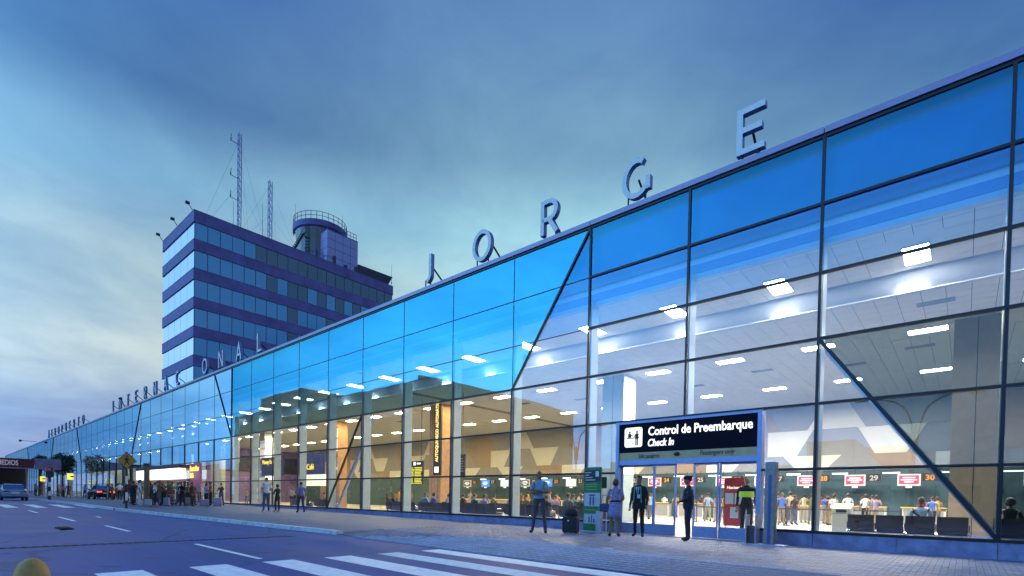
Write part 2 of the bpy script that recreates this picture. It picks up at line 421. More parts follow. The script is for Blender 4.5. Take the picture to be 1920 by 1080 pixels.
# pavement: base sheet, kerb, block paving
def brick_mat(name, c1, c2, mort, sc, bw=.5, rh=.25, bump=.5):
    m = bpy.data.materials.new(name); m.use_nodes = True; t = m.node_tree; b = t.nodes['Principled BSDF']
    c = N(t, 'ShaderNodeTexCoord'); br = N(t, 'ShaderNodeTexBrick'); br.inputs['Scale'].default_value = sc
    br.inputs['Color1'].default_value = (*c1, 1); br.inputs['Color2'].default_value = (*c2, 1); br.inputs['Mortar'].default_value = (*mort, 1)
    br.inputs['Brick Width'].default_value = bw; br.inputs['Row Height'].default_value = rh; br.inputs['Mortar Size'].default_value = .018
    t.links.new(c.outputs['Object'], br.inputs['Vector'])
    n = N(t, 'ShaderNodeTexNoise'); n.inputs['Scale'].default_value = .9; n.inputs['Detail'].default_value = 6
    t.links.new(c.outputs['Object'], n.inputs['Vector'])
    t.links.new(mixc(t, .7, br.outputs['Color'], ramp(t, n.outputs['Fac'], [(.3, (.62, .62, .62)), (.7, (1.25, 1.25, 1.25))], 'LINEAR'), 'MULTIPLY'), b.inputs['Base Color'])
    b.inputs['Roughness'].default_value = .6
    bp = N(t, 'ShaderNodeBump'); bp.inputs['Strength'].default_value = bump; bp.inputs['Distance'].default_value = .01
    t.links.new(br.outputs['Fac'], bp.inputs['Height']); bp.invert = True; t.links.new(bp.outputs[0], b.inputs['Normal'])
    return m
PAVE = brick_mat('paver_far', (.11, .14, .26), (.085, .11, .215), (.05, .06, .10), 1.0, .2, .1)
strips('pavement', [4.7, 20, 60, 3000], KERB + .2, FY + .06, zs, PAVE)
strips('pavement', [-14.25, -14, -2, 4.7], KERB + 1.62, FY + .06, zs, PAVE)
strips('pavement', [-3000, -260, -120, -44.4, -34.4, -24, -14.25], lambda q: ky(q) + .2, FY + .06, zs, PAVE)
sw = kind(link('paving', None), 'structure')
def paver_mat(name, col, v):
    m = bpy.data.materials.new(name); m.use_nodes = True; t = m.node_tree; b = t.nodes['Principled BSDF']
    c = N(t, 'ShaderNodeTexCoord'); g_ = N(t, 'ShaderNodeNewGeometry')
    n1 = N(t, 'ShaderNodeTexNoise'); n1.inputs['Scale'].default_value = 1.1; n1.inputs['Detail'].default_value = 7
    oi = N(t, 'ShaderNodeObjectInfo')
    sp = N(t, 'ShaderNodeVectorMath'); sp.operation = 'ADD'
    t.links.new(g_.outputs['Position'], n1.inputs['Vector'])
    n2 = N(t, 'ShaderNodeTexWhiteNoise'); sn = N(t, 'ShaderNodeVectorMath'); sn.operation = 'SNAP'; sn.inputs[1].default_value = (.2, .1, 50)
    t.links.new(g_.outputs['Position'], sn.inputs[0]); t.links.new(sn.outputs[0], n2.inputs['Vector'])
    f = M(t, 'ADD', M(t, 'MULTIPLY', n1.outputs['Fac'], .9), M(t, 'MULTIPLY', n2.outputs['Value'], .25))
    t.links.new(ramp(t, f, [(.3, tuple(x * (1 - v) for x in col)), (.85, tuple(x * (1 + v) for x in col))], 'LINEAR'), b.inputs['Base Color'])
    t.links.new(M(t, 'ADD', M(t, 'MULTIPLY', n1.outputs['Fac'], .3), .4), b.inputs['Roughness'])
    return m
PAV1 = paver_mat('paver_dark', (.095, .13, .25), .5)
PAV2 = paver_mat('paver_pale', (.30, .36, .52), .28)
JNT = mat('paver_joint', (.055, .055, .07), .95)
def pale_zone(x, y):
    if x > -9.4: return y < 10.75 - .09 * (x + 9.4)
    return y < 10.75 - (-9.4 - x) * .64 + 0.0
def ramp_z(x, y):                     # dropped kerb: pale tiles slope down to the road
    t = min(1, max(0, (y - KERB) / 1.6)); return zr(x) + .01 + (zs(x) - zr(x) + .0) * t
pv = []
y = KERB + .06
while y < FY - .02:
    off = .1 if int(round(y / .1)) % 2 else 0
    x = 4.6
    while x > -14.2:
        xx = x + off
        if pale_zone(xx, y): pass
        else: pv.append((xx, y))
        x -= .2
    y += .1
pv.sort(key=lambda p: (p[0] + 1.0) ** 2 + (p[1] - 10.6) ** 2 * 1.5)
pm = MB().box(-.095, .095, -.045, .045, 0, .018, 0, 'b').mesh('paver', PAV1)
stuff = MB()
for i, (x, y) in enumerate(pv):
    z = (ramp_z(x, y) - .006 if y < KERB + 1.6 else zs(x) + .003) + random.uniform(0, .003)
    if i < 300: link('paver', pm, sw, (x, y, z))
    elif i < 9000: stuff.box(x - .095, x + .095, y - .045, y + .045, z - .003, z + .018, 0, 'b')
stuff.build('paver_field', PAV1, sw)['kind'] = 'stuff'
pt = []
y = KERB + .05
while y < 11.4:
    x = 4.6
    while x > -13.8:
        if pale_zone(x, y): pt.append((x, y))
        x -= .2
    y += .2
pt.sort(key=lambda p: (p[0] + 2.5) ** 2 + (p[1] - 9.2) ** 2)
b = MB().box(-.095, .095, -.095, .095, 0, .016, 0, 'b')
for k in range(4): b.box(-.08, .08, -.082 + k * .044, -.06 + k * .044, .016, .022, 0, 'b')
tm = b.mesh('ribbed_tile', PAV2)
stuff = MB()
for i, (x, y) in enumerate(pt):
    z = ramp_z(x, y)
    if i < 300: link('ribbed_tile', tm, sw, (x, y, z))
    else:
        stuff.box(x - .095, x + .095, y - .095, y + .095, z - .01, z + .016, 0, 'b')
        for k in range(4): stuff.box(x - .08, x + .08, y - .082 + k * .044, y - .06 + k * .044, z + .016, z + .022, 0, 'b')
stuff.build('ribbed_tile_field', PAV2, sw)['kind'] = 'stuff'
# sloping bed under the ramp (fills the gap between road and pavement there)
b = MB()
b.add([(4.7, KERB - .02, zr(4.7) + .004), (-14.25, KERB - .02, zr(-14.25) + .004), (-14.25, KERB + 1.62, zs(-14.25) + .001), (4.7, KERB + 1.62, zs(4.7) + .001)], [(0, 3, 2, 1)])
kind(b.build('ramp_bed', mat('ramp_mortar', (.15, .18, .27), .9, 0, .2, 6)), 'structure')
b = MB()
b.add([(-14.24, KERB - .01, zr(-14.2) - .05), (-14.24, KERB + 1.66, zr(-14.2) - .05), (-14.24, KERB + 1.66, zs(-14.2) + .004), (-14.24, KERB - .01, zs(-14.2) + .004),
       (-14.34, KERB - .01, zr(-14.2) - .05), (-14.34, KERB + 1.66, zr(-14.2) - .05), (-14.34, KERB + 1.66, zs(-14.2) + .004), (-14.34, KERB - .01, zs(-14.2) + .004)], [(0, 1, 2, 3), (7, 6, 5, 4), (3, 2, 6, 7), (0, 3, 7, 4)])
kind(b.build('kerb_return', mat('kerb_return_grey', (.30, .33, .42), .7, 0, .3, 4)), 'structure')
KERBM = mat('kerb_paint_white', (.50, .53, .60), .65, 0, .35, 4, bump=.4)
kb = kind(link('kerb', None), 'structure')
x = -14.2
while x > -33.5:
    x1 = x - 1.0; b = MB()
    za, zb_ = zs(x), zs(x1)
    yy = ky(x) - .02; y2 = ky(x1) - .02
    vs = [(x - .006, yy, zr(x) - .05), (x1 + .006, y2, zr(x1) - .05), (x1 + .006, y2 + .24, zr(x1) - .05), (x - .006, yy + .24, zr(x) - .05),
          (x - .006, yy + .03, za + .012), (x1 + .006, y2 + .03, zb_ + .012), (x1 + .006, y2 + .24, zb_ + .012), (x - .006, yy + .24, za + .012)]
    b.add(vs, [(0, 1, 2, 3), (4, 7, 6, 5), (0, 4, 5, 1), (1, 5, 6, 2), (2, 6, 7, 3), (3, 7, 4, 0)])
    b.build('kerb_stone', KERBM, kb); x = x1
b = MB()
for a, c in [(-34.4, -44.4), (-44.4, -70), (-70, -120)]:
    b.add([(a, ky(a) - .02, zr(a)), (c, ky(c) - .02, zr(c)), (c, ky(c) + .01, zs(c) + .01), (a, ky(a) + .01, zs(a) + .01), (a, ky(a) + .22, zs(a) + .011), (c, ky(c) + .22, zs(c) + .011)], [(0, 3, 2, 1), (3, 4, 5, 2)])
b.build('far_kerb', KERBM, kb)
# opposite pavement
strips('opposite_pavement', XS[::-1], -40, -6.0, lambda x: zs(x) + .0, mat('opposite_paving', (.16, .155, .19), .8, 0, .2, 1))
b = MB().box(-260, 60, -6.2, -6.0, -.3, .02); kind(b.build('opposite_kerb', mat('kerb_grey', (.3, .3, .34), .8)), 'structure')

# ------------------------------------------------------------------ terminal building
term = thing('terminal_building', 'long low terminal with tilted blue glass curtain wall and lit hall inside', 'building', (0, 0, 0))
CAPT, CAPN = .072, .026      # thick dark caps, thin silicone joints
def clip(poly, a, b, keep_left):
    # keep part of poly on one side of the line a->b
    out_ = []
    def sd(p): return ((b[0] - a[0]) * (p[1] - a[1]) - (b[1] - a[1]) * (p[0] - a[0])) * (1 if keep_left else -1)
    for i in range(len(poly)):
        p, q = poly[i], poly[(i + 1) % len(poly)]; sp_, sq = sd(p), sd(q)
        if sp_ >= 0: out_.append(p)
        if (sp_ > 0 and sq < 0) or (sp_ < 0 and sq > 0):
            t = sp_ / (sp_ - sq); out_.append((p[0] + (q[0] - p[0]) * t, p[1] + (q[1] - p[1]) * t))
    return out_
def area(p): return abs(sum(p[i][0] * p[(i + 1) % len(p)][1] - p[(i + 1) % len(p)][0] * p[i][1] for i in range(len(p)))) / 2
def fpt(m, v):
    v0 = min(5, int(v)); return (mx(m), ROW[v0] + (ROW[v0 + 1] - ROW[v0]) * (v - v0))
DIAGS = [((3, 0), (4, 3)), ((1, 3), (0, 6)), ((13, 0), (12, 3)), ((19, 0), (20, 3)), ((29, 0), (28, 3)), ((35, 0), (36, 3)), ((45, 0), (44, 3))]
def upper_tinted(m, v):           # tint of the upper three rows at bay position m
    for a, b_ in ((3, 13), (19, 29), (35, 45)):
        lo = a + v / 3.0; hi = b_ - v / 3.0
        if lo < m < hi: return True
    return False
def tinted(m, v):
    if v < 3: return upper_tinted(m, v)
    return m < 1 - (v - 3) / 3.0
glass = []
PX0, PX1, PZ = -9.11, -4.40, 3.88      # entrance portal
for m in range(-3, 58):
    for v in range(6):
        x1, x0 = mx(m), mx(m + 1)
        z1, z0 = ROW[v], ROW[v + 1]
        g_ = .02
        poly = [(x0 + g_, z0 + g_), (x1 - g_, z0 + g_), (x1 - g_, z1 - g_), (x0 + g_, z1 - g_)]
        if v >= 4 and m in (1, 2):
            if m == 1: poly = [(PX1, z0 + g_), (x1 - g_, z0 + g_), (x1 - g_, z1 - g_), (PX1, z1 - g_)]
            else: poly = [(x0 + g_, z0 + g_), (PX0, z0 + g_), (PX0, z1 - g_), (x0 + g_, z1 - g_)]
        polys = [poly]
        for (a, b_) in DIAGS:
            A, B = fpt(*a), fpt(*b_)
            vr = (min(a[1], b_[1]), max(a[1], b_[1]))
            if not (vr[0] <= v < vr[1]) or not (min(a[0], b_[0]) - 1e-6 <= m + .5 <= max(a[0], b_[0])): continue
            np_ = []
            for p in polys:
                for side in (True, False):
                    c = clip(p, A, B, side)
                    if len(c) > 2 and area(c) > .02: np_.append(c)
            polys = np_
        for p in polys:
            cxm = sum(q[0] for q in p) / len(p); czm = sum(q[1] for q in p) / len(p)
            um = (M0 - cxm) / BW; uv = v + (ROW[v] - czm) / (ROW[v] - ROW[v + 1])
            far_ = um > 12 and v <= 3
            glass.append((abs(cxm + 3), p, (3 if tinted(um, uv) and v < 3 else 4) if far_ else (5 if um < 2 else 2) if tinted(um, uv) else 6 if v == 0 and um < 13 else 7 if v == 1 and um < 13 else 0))
glass.sort(key=lambda g_: g_[0])
st = MB()
for i, (d, p, ti) in enumerate(glass):
    if i < 298:
        b = MB(); b.prism_y(p, FY, FY + .014, 0, 1, 1)
        b.build('glass_pane', [{0: G_CLEAR, 2: G_TINT, 3: G_REFLT, 4: G_REFL, 5: G_DARK, 6: G_TOP, 7: G_UP}[ti], G_EDGE], term)
    else: st.prism_y(p, FY, FY + .014, ti, 1, 1)
st.build('far_glass_panes', [G_CLEAR, G_EDGE, G_TINT, G_REFLT, G_REFL, G_DARK, G_TOP, G_UP], term)['kind'] = 'stuff'
# mullions: thick caps on clear glass, thin joints on the tinted bands
for m in range(-3, 59):
    x = mx(m)
    segs = [(0, 3), (3, 6)]
    for v0, v1 in segs:
        thick = (m <= 3) if v0 == 0 else True
        if v0 == 0 and m == 13: thick = False
        w = CAPT if thick else CAPN
        if m in (12, ) : w = CAPT * 1.2
        if v0 == 0 and m > 12: w = .035
        zt, zb_ = ROW[v0], ROW[v1]
        if v0 == 3 and m == 2: zb_ = ROW[4]
        dep = .05 if w > .05 else .012
        MB().box(x - w / 2, x + w / 2, FY - dep, FY + .03, zb_ + .0, zt).build('mullion', DARK, term)
    zb_ = .44 if m != 2 else PZ + .1
    MB().box(x - .05, x + .05, FY + .09, FY + .55, zb_, 8.45).build('inner_post', FIN, term)
for v in range(1, 7):
    for a, c in ((-3, 3), (3, 12), (12, 58)):
        thick = a < 3 or v >= 3
        w = CAPT if thick else CAPN
        if a == 12: w = .06 if v >= 3 else .04
        dep = .055 if w > .05 else .014
        spans = [(mx(c), mx(a))]
        if v == 5 and a < 3: spans = [(mx(3), PX0), (PX1, mx(a))]
        if v == 6:
            dep = .05
            if a < 3: spans = [(mx(3), PX0), (PX1, mx(a))]
        for s0, s1 in spans:
            MB().box(s0, s1, FY - dep - .003, FY + .027, ROW[v] - w / 2, ROW[v] + w / 2).build('transom', DARK, term)
def bar_xz(a, b_, w, y0, y1):
    dx, dz = b_[0] - a[0], b_[1] - a[1]; L = math.hypot(dx, dz); nx, nz = -dz / L * w / 2, dx / L * w / 2
    p = [(a[0] + nx, a[1] + nz), (a[0] - nx, a[1] - nz), (b_[0] - nx, b_[1] - nz), (b_[0] + nx, b_[1] + nz)]
    ar = sum(p[i][0] * p[(i + 1) % 4][1] - p[(i + 1) % 4][0] * p[i][1] for i in range(4))
    if ar < 0: p.reverse()
    return MB().prism_y(p, y0, y1)
for k, (a, b_) in enumerate(DIAGS):
    w = .09 if k < 2 else .035
    bar_xz(fpt(*a), fpt(*b_), w if k != 0 else .07, FY - .062, FY + .023).build('diagonal_bar', DARK, term)
bar_xz(fpt(7, 3), fpt(8, 6), .09, FY - .062, FY + .023).build('diagonal_bar', DARK, term)
bar_xz((mx(7) + .0, 5.6), (mx(8), .46), .16, FY + .66, FY + .8).build('inner_brace', ALU, term)
bar_xz((mx(0) + .0, .46), (mx(1), 5.6), .16, FY + .66, FY + .8).build('inner_brace', ALU, term)
# coping
for m in range(-3, 58, 2):
    b = MB(); x1, x0 = mx(m) - .012, mx(m + 2) + .012
    b.box(x0, x1, FY - .09, FY + .55, ROW[0] + .06, ROW[0] + .20)
    b.box(x0, x1, FY - .07, FY + .50, ROW[0] + .20, ROW[0] + .24)
    b.build('coping_segment', COPE, term)
MB().box(mx(58), mx(-3), FY - .04, FY + .03, ROW[0] - .03, ROW[0] + .06).build('coping_shadow_gap', DARK, term)
# plinth blocks
for m in range(-3, 58):
    x1, x0 = mx(m) - .006, mx(m + 1) + .006
    sp_ = [(x0, x1)]
    if m == 1: sp_ = [(PX1 + .02, x1)]
    if m == 2: sp_ = [(x0, PX0 - .02)]
    for a, c in sp_:
        half = (a + c) / 2
        for q0, q1 in ((a, half - .004), (half + .004, c)):
            MB().box(q0, q1, FY - .03, FY + .3, -.3, .44 - CAPT / 2).build('plinth_block', CONC, term)
# roof, spandrel, interior shell
XL, XR, YB = -213.4, 13.5, 40.3
MB().box(XL, XR, FY + .25, YB + .6, 10.75, 11.05).build('roof', mat('roof_grey', (.14, .14, .17), .9), term)
MB().box(XL, XR, FY + .2, FY + .3, 8.95, 10.75).build('spandrel_board', SPAN, term)
b = MB(); b.box(XL, XR, FY + .31, FY + .55, 8.30, 8.94); b.box(XL, XR, FY + .29, FY + .31, 8.46, 8.74, 1)
b.build('bulkhead', [BULK, mat('bulkhead_blue_band', (.10, .24, .56), .6)], term)
MB().box(XL, XR, FY + .32, YB, -.1, .05).build('hall_floor', FLOORM, term)
MB().box(XR, XR + .3, FY, YB + .6, -.3, 11.05).build('end_wall', mat('endwall', (.4, .4, .42), .8), term)
MB().box(XL - .3, XL, FY, YB + .6, -.3, 11.05).build('end_wall', MATS['endwall'], term)
MB().box(XL, XR, YB + .12, YB + .6, -.3, 10.75).build('back_wall', mat('backwall', (.25, .24, .23), .8), term)
ZS_, ZM = 8.5, 7.95
ceiling = link('ceiling', None, term)
def grid_ceiling_mat():
    m = bpy.data.materials.new('ceiling_grid_far'); m.use_nodes = True; t = m.node_tree; b = t.nodes['Principled BSDF']
    c = N(t, 'ShaderNodeTexCoord'); br = N(t, 'ShaderNodeTexBrick'); br.offset = 0; br.inputs['Scale'].default_value = 1
    br.inputs['Brick Width'].default_value = .61; br.inputs['Row Height'].default_value = .61; br.inputs['Mortar Size'].default_value = .012
    br.inputs['Color1'].default_value = (.80, .79, .76, 1); br.inputs['Color2'].default_value = (.76, .755, .73, 1); br.inputs['Mortar'].default_value = (.42, .42, .42, 1)
    t.links.new(c.outputs['Object'], br.inputs['Vector']); t.links.new(br.outputs['Color'], b.inputs['Base Color']); b.inputs['Roughness'].default_value = .85
    return m
GRID = grid_ceiling_mat()
SOFD = mat('soffit_void', (.16, .16, .17), .9)
for a, c, mm in ((XL, -27.6, GRID), (-27.6, XR, SOFD)):
    MB().box(a, c, FY + .56, 20.2, ZS_ + .03, ZS_ + .1).build('window_strip_soffit', mm, ceiling)
    MB().box(a, c, 20.75, YB + .1, ZM + .03, ZM + .1).build('main_soffit', mm, ceiling)
# sloped cove between the two levels with a lip
b = MB(); n = 7
prof = []
for i in range(n + 1):
    t = i / n; prof.append((20.2 + .55 * t ** 1.4, ZS_ + .03 - (ZS_ - ZM) * (t)))
for (ya, za), (yb, zb_) in zip(prof[:-1], prof[1:]):
    b.add([(XL, ya, za), (XR, ya, za), (XR, yb, zb_), (XL, yb, zb_)], [(0, 3, 2, 1)])
b.build('cove', mat('cove_white', (.50, .56, .66), .7), ceiling, smooth=True)
MB().box(XL, XR, 20.55, 20.76, ZM - .02, ZM + .012).build('cove_lip', BULK, ceiling)
TS = .61
tl = []
xg = 12.8
while xg > -27:
    yy = 20.8
    while yy < YB - .6: tl.append((xg, yy, ZM)); yy += TS
    for yy in [FY + .578 + k * TS for k in range(6)]: tl.append((xg, yy, ZS_))
    xg -= TS
LX0 = -1.24
def lamp_clash(x, y, z):
    cxl = x + TS / 2; cyl = y + TS / 2
    k = round((LX0 - cxl) / BW); lx = LX0 - k * BW
    if z == ZS_: return abs(cxl - lx) < .62 and abs(cyl - 19.05) < 1.0
    return abs(cxl - lx) < .92 and min(abs(cyl - q) for q in (25.4, 33.0)) < .62
tl.sort(key=lambda q: (q[0] + 2) ** 2 + q[1] ** 2 * 1.0)
tmesh = MB().box(.009, TS - .009, .009, TS - .009, 0, .02, 0, 't').mesh('ceiling_tile', CEIL)
stf = MB(); ti = 0
for (x, y, z) in tl:
    if lamp_clash(x, y, z): continue
    if ti < 300: link('ceiling_tile', tmesh, ceiling, (x, y, z))
    else: stf.box(x + .009, x + TS - .009, y + .009, y + TS - .009, z, z + .02, 0, 't')
    ti += 1
stf.build('ceiling_tile_field', CEIL, ceiling)['kind'] = 'stuff'
# ceiling lamps (things): frame + glowing diffuser
def lamp_proto(nm, sx, sy):
    t = link(nm, None)
    b = MB(); w = .035
    b.box(-sx / 2, sx / 2, -sy / 2, -sy / 2 + w, 0, .05); b.box(-sx / 2, sx / 2, sy / 2 - w, sy / 2, 0, .05)
    b.box(-sx / 2, -sx / 2 + w, -sy / 2 + w, sy / 2 - w, 0, .05); b.box(sx / 2 - w, sx / 2, -sy / 2 + w, sy / 2 - w, 0, .05)
    b.build('frame', STEELW, t)
    MB().box(-sx / 2 + w, sx / 2 - w, -sy / 2 + w, sy / 2 - w, .012, .04).build('diffuser', WARMLAMP, t)
    hx, hy = (1.24, 2.0) if sy > 1 else (1.86, 1.26)
    MB().box(-hx / 2 - .3, hx / 2 + .3, -hy / 2 - .3, hy / 2 + .3, .0435, .0505).build('surround', CEIL, t)
    return t
protos = {}
def put_lamp(nm, sx, sy, x, y, z, label, group, first=[True]):
    if nm not in protos:
        t = protos[nm] = lamp_proto(nm, sx, sy)
    else: t = copy_tree(protos[nm])
    t.location = (x, y, z - .022); tag(t, label, 'ceiling light', group)
    d = [c for c in t.children if c.name.startswith('diffuser')][0]      # neutral tubes near the entrance, warm ones further along
    d.material_slots[0].link = 'OBJECT'; d.material_slots[0].material = STRIPLAMP if sy > 1 else COOLLAMP if x > -18 else WARMLAMP
for k in range(-1, 40):
    x = LX0 - k * BW
    put_lamp('strip_light', .66, 1.36, x, 19.05, ZS_, f'square lit ceiling panel by the glass, {ordinal(k + 1)} from the right end', 'lit panels of the raised ceiling strip')
for r_, yy, nmx in ((0, 25.4, 40), (1, 33.0, 30)):
    for k in range(-1, nmx):
        x = LX0 - k * BW
        if r_ == 0 and min(abs(x - (.2 - 14.63 * q)) for q in range(4)) < .3: continue
        put_lamp('troffer_light', 1.24, .62, x, yy, ZM, f'lit rectangular light in the {"nearer" if r_ == 0 else "farther"} row of the main ceiling, {ordinal(k + 1)} from the right', 'recessed lights of the main ceiling')
# cove lamps: short lit tubes behind the lip
cov = None
for k in range(-1, 26):
    x = LX0 - k * BW
    t = link('cove_lamp', cov) if cov else None
    b = MB().tube((-.32, 0, 0), (.32, 0, 0), .022, n=6, mi=0)
    if cov is None: cov = b.mesh('cove_lamp', COVE)
    if t is None: t = link('cove_lamp', cov)
    t.location = (x - .2, 20.60, ZM + .04); tag(t, f'lamp washing the curved ceiling cove with light, {ordinal(k + 1)} from the right', 'lamp', 'cove lamps behind the ceiling lip')
# ceiling air vents
VENT = mat('vent_grey', (.16, .18, .24), .6)
vm = None
for i, (x, y, z) in enumerate([(-.9, 21.9, ZM), (-1.6, 27.6, ZM), (-4.2, 29.3, ZM), (-7.9, 28.0, ZM), (-11.9, 29.4, ZM), (-16.1, 27.7, ZM), (-19.4, 28.9, ZM), (-23.6, 27.9, ZM), (-31, 28.3, ZM), (-38, 28, ZM)]):
    t = thing('ceiling_vent', f'grey slatted air vent in the white tiled ceiling, {ordinal(i)} from the right', 'vent', (x, y, z - .012), 0, 'air vents in the main ceiling')
    b = MB(); b.box(-.5, .5, -.02, 0, 0, .012); b.box(-.5, .5, .40, .42, 0, .012)
    b.build('frame', VENT, t)
    b = MB()
    for q in range(6): b.box(-.5, .5, .01 + q * .066, .045 + q * .066, .002, .011)
    b.build('slats', VENT, t)

# back wall panels: courses of slanted pieces
pnl = thing('panelled_wall', 'back wall of large white, grey and taupe slanted panels above the desks', 'wall', (0, YB + .1, 0))
courses = [(3.52, 4.56), (4.56, 6.32), (6.32, 7.98)]
for ci, (z0, z1) in enumerate(courses):
    xs = []
    x = 6.0 + (1.1, -.6, 2.4)[ci]
    pat = [(2.6, .95), (3.5, -.95), (2.4, .95), (2.9, 0), (2.4, -.95)]
    k = ci * 2
    edges = []
    while x > -80:
        w, s = pat[k % len(pat)]; edges.append((x, s)); x -= w; k += 1
    for j in range(len(edges) - 1):
        (xa, sa), (xb, sb) = edges[j], edges[j + 1]
        q = [(xb - sb / 2 + .01, z0 + .008), (xa - sa / 2 - .01, z0 + .008), (xa + sa / 2 - .01, z1 - .008), (xb + sb / 2 + .01, z1 - .008)]
        mm = [PW, PG, PW, PT, PG][(j + ci * 2) % 5] if ci < 2 else [PG, PG, PW, PG, PT][(j + ci) % 5]
        MB().prism_y(q, -.05 - random.uniform(0, .02), .0).build('wall_panel', mm, pnl)
MB().box(XL, XR, YB + .0, YB + .09, .05, 3.5).build('desk_back_wall', TEAL, term)

# ------------------------------------------------------------------ columns
POST_W = mat('poster_white', (.78, .78, .80), .4); 
def poster_mat(name, bands):
    m = bpy.data.materials.new(name); m.use_nodes = True; t = m.node_tree; b = t.nodes['Principled BSDF']
    c = N(t, 'ShaderNodeTexCoord'); s = N(t, 'ShaderNodeSeparateXYZ'); t.links.new(c.outputs['Generated'], s.inputs[0])
    n = N(t, 'ShaderNodeTexNoise'); n.inputs['Scale'].default_value = 7; n.inputs['Detail'].default_value = 3; t.links.new(c.outputs['Generated'], n.inputs['Vector'])
    v = M(t, 'ADD', s.outputs[2], M(t, 'MULTIPLY', M(t, 'SUBTRACT', n.outputs['Fac'], .5), .10))
    col = ramp(t, v, bands, 'CONSTANT'); t.links.new(col, b.inputs['Base Color'])
    t.links.new(col, b.inputs['Emission Color']); b.inputs['Emission Strength'].default_value = .5
    b.inputs['Roughness'].default_value = .35
    return m
PST = poster_mat('column_poster', [(0, (.5, .52, .5)), (.10, (.12, .16, .25)), (.20, (.55, .57, .56)), (.24, (.05, .14, .26)), (.42, (.03, .03, .06)), (.50, (.40, .03, .05)), (.545, (.75, .76, .78)), (.77, (.55, .04, .06)), (.79, (.75, .78, .80)), (.9, (.25, .55, .62)), (.94, (.75, .78, .8)), (.97, (.3, .06, .07))])
cols = []
clab = ['tan clad square column behind the glass at the far right', 'pale square column with a white lit face left of the entrance', 'wood clad square column carrying the tall black sign',
        'wood clad square column with the tall colour posters', 'pale square column with a white lit face beyond the posters', 'square column in the far left part of the hall']
for k in range(6):
    x = .2 - 14.63 * k
    t = thing('hall_column', clab[k], 'column', (x, 25.3, .05), 0, 'square columns of the hall')
    mm = [TAN, FIN, WOOD, WOOD, FIN, FIN][k]
    MB().box(-.65, .65, -.65, .65, 0, ZM - .03).build('shaft', mm, t)
    for q in (-.33, .33) if k in (2, 3) else (0,):
        MB().box(q - .012, q + .012, -.662, -.65, 0, ZM - .05).build('joint', JOINT, t)
    if k in (1, 4): MB().box(.653, .668, -.6, .6, 2.6, ZM - .5).build('light_panel', mat('lit_panel', (.8, .8, .8), .5, emit=(1, .95, .86), estr=1.5), t)
    MB().box(-.68, .68, -.68, .68, 0, .15).build('base_trim', ALU, t)
t = thing('column_poster', 'tall colour poster with red band on the wood column at the brace', 'poster', (.2 - 14.63 * 3, 24.6, 0))
MB().box(-.1, 1.2, 0, .04, 2.6, 7.4).build('print', PST, t)
t = thing('column_poster', 'tall colour poster on a column left of the brace, partly behind a post', 'poster', (.2 - 14.63 * 4 + .3, 24.6, 0))
MB().box(-.65, .65, 0, .04, 2.6, 7.2).build('print', PST, t)
# tall black hanging sign on the wood column
YEL = mat('sign_yellow_lit', (.7, .5, .1), .5, emit=(1, .75, .25), estr=1.6)
WL = mat('sign_white_lit', (.9, .9, .85), .5, emit=(1, .95, .82), estr=1.5)
t = thing('vertical_sign', 'tall black sign with yellow vertical lettering beside the wood column', 'sign', (-27.9, 23.9, 0))
MB().box(-.36, .36, -.08, .08, 2.75, 7.5).build('board', BLACK, t)
me = text_mesh('AUTOQUIOSCO AUTOMÁTICO', .46, .012, 0, .012, 'LEFT', 1.0, '-Y')
o = text('lettering', 'AUTOQUIOSCO AUTOMÁTICO', .40, YEL, t, (.13, -.095, 3.7), extrude=.01, bold=.012)
o.rotation_euler = (0, R(-90), 0); o.scale = (.78, 1, 1)
MB().box(-.2, .2, -.1, -.08, 2.95, 3.35).build('pictogram', WL, t)
t = thing('departures_board', 'hanging black departures board with rows of yellow text', 'display', (-28.2, 22.2, 0))
MB().box(-.85, .85, -.06, .06, 2.05, 3.65).build('housing', BLACK, t)
b = MB()
YG = mat('board_yellow', (.6, .55, .05), .5, emit=(.85, .75, .10), estr=1.0)
for q in range(11):
    z = 3.22 - q * .105
    for (a, c) in ((-.78, -.10), (.0, .78)):
        xx = a
        while xx < c - .1:
            w = random.uniform(.06, .2); b.box(xx, min(xx + w, c), -.075, -.06, z - .065, z); xx += w + .035
b.build('text_rows', YG, t)['kind'] = 'stuff'
b = MB(); b.box(-.12, .1, -.075, -.06, 3.36, 3.58); b.box(-.72, -.4, -.075, -.06, 3.42, 3.52); b.box(.25, .6, -.075, -.06, 3.42, 3.52)
b.build('header', WL, t)
for q in (-.6, .6): MB().tube((q, 0, 3.65), (q, 0, ZM), .018, n=6).build('hanger', STRUT, t)
t = thing('hanging_sign', 'narrow dark hanging sign right of the tall black sign', 'sign', (-24.4, 23.0, 0))
MB().box(-.25, .25, -.05, .05, 2.5, 4.0).build('board', BLACK, t)
MB().tube((0, 0, 4.0), (0, 0, ZM), .018, n=6).build('hanger', STRUT, t)
b = MB()
for q in range(6): b.box(-.16, .1 + .05 * (q % 2), -.062, -.05, 3.7 - q * .16, 3.75 - q * .16)
b.build('lines', mat('sign_grey', (.25, .3, .4), .5), t)

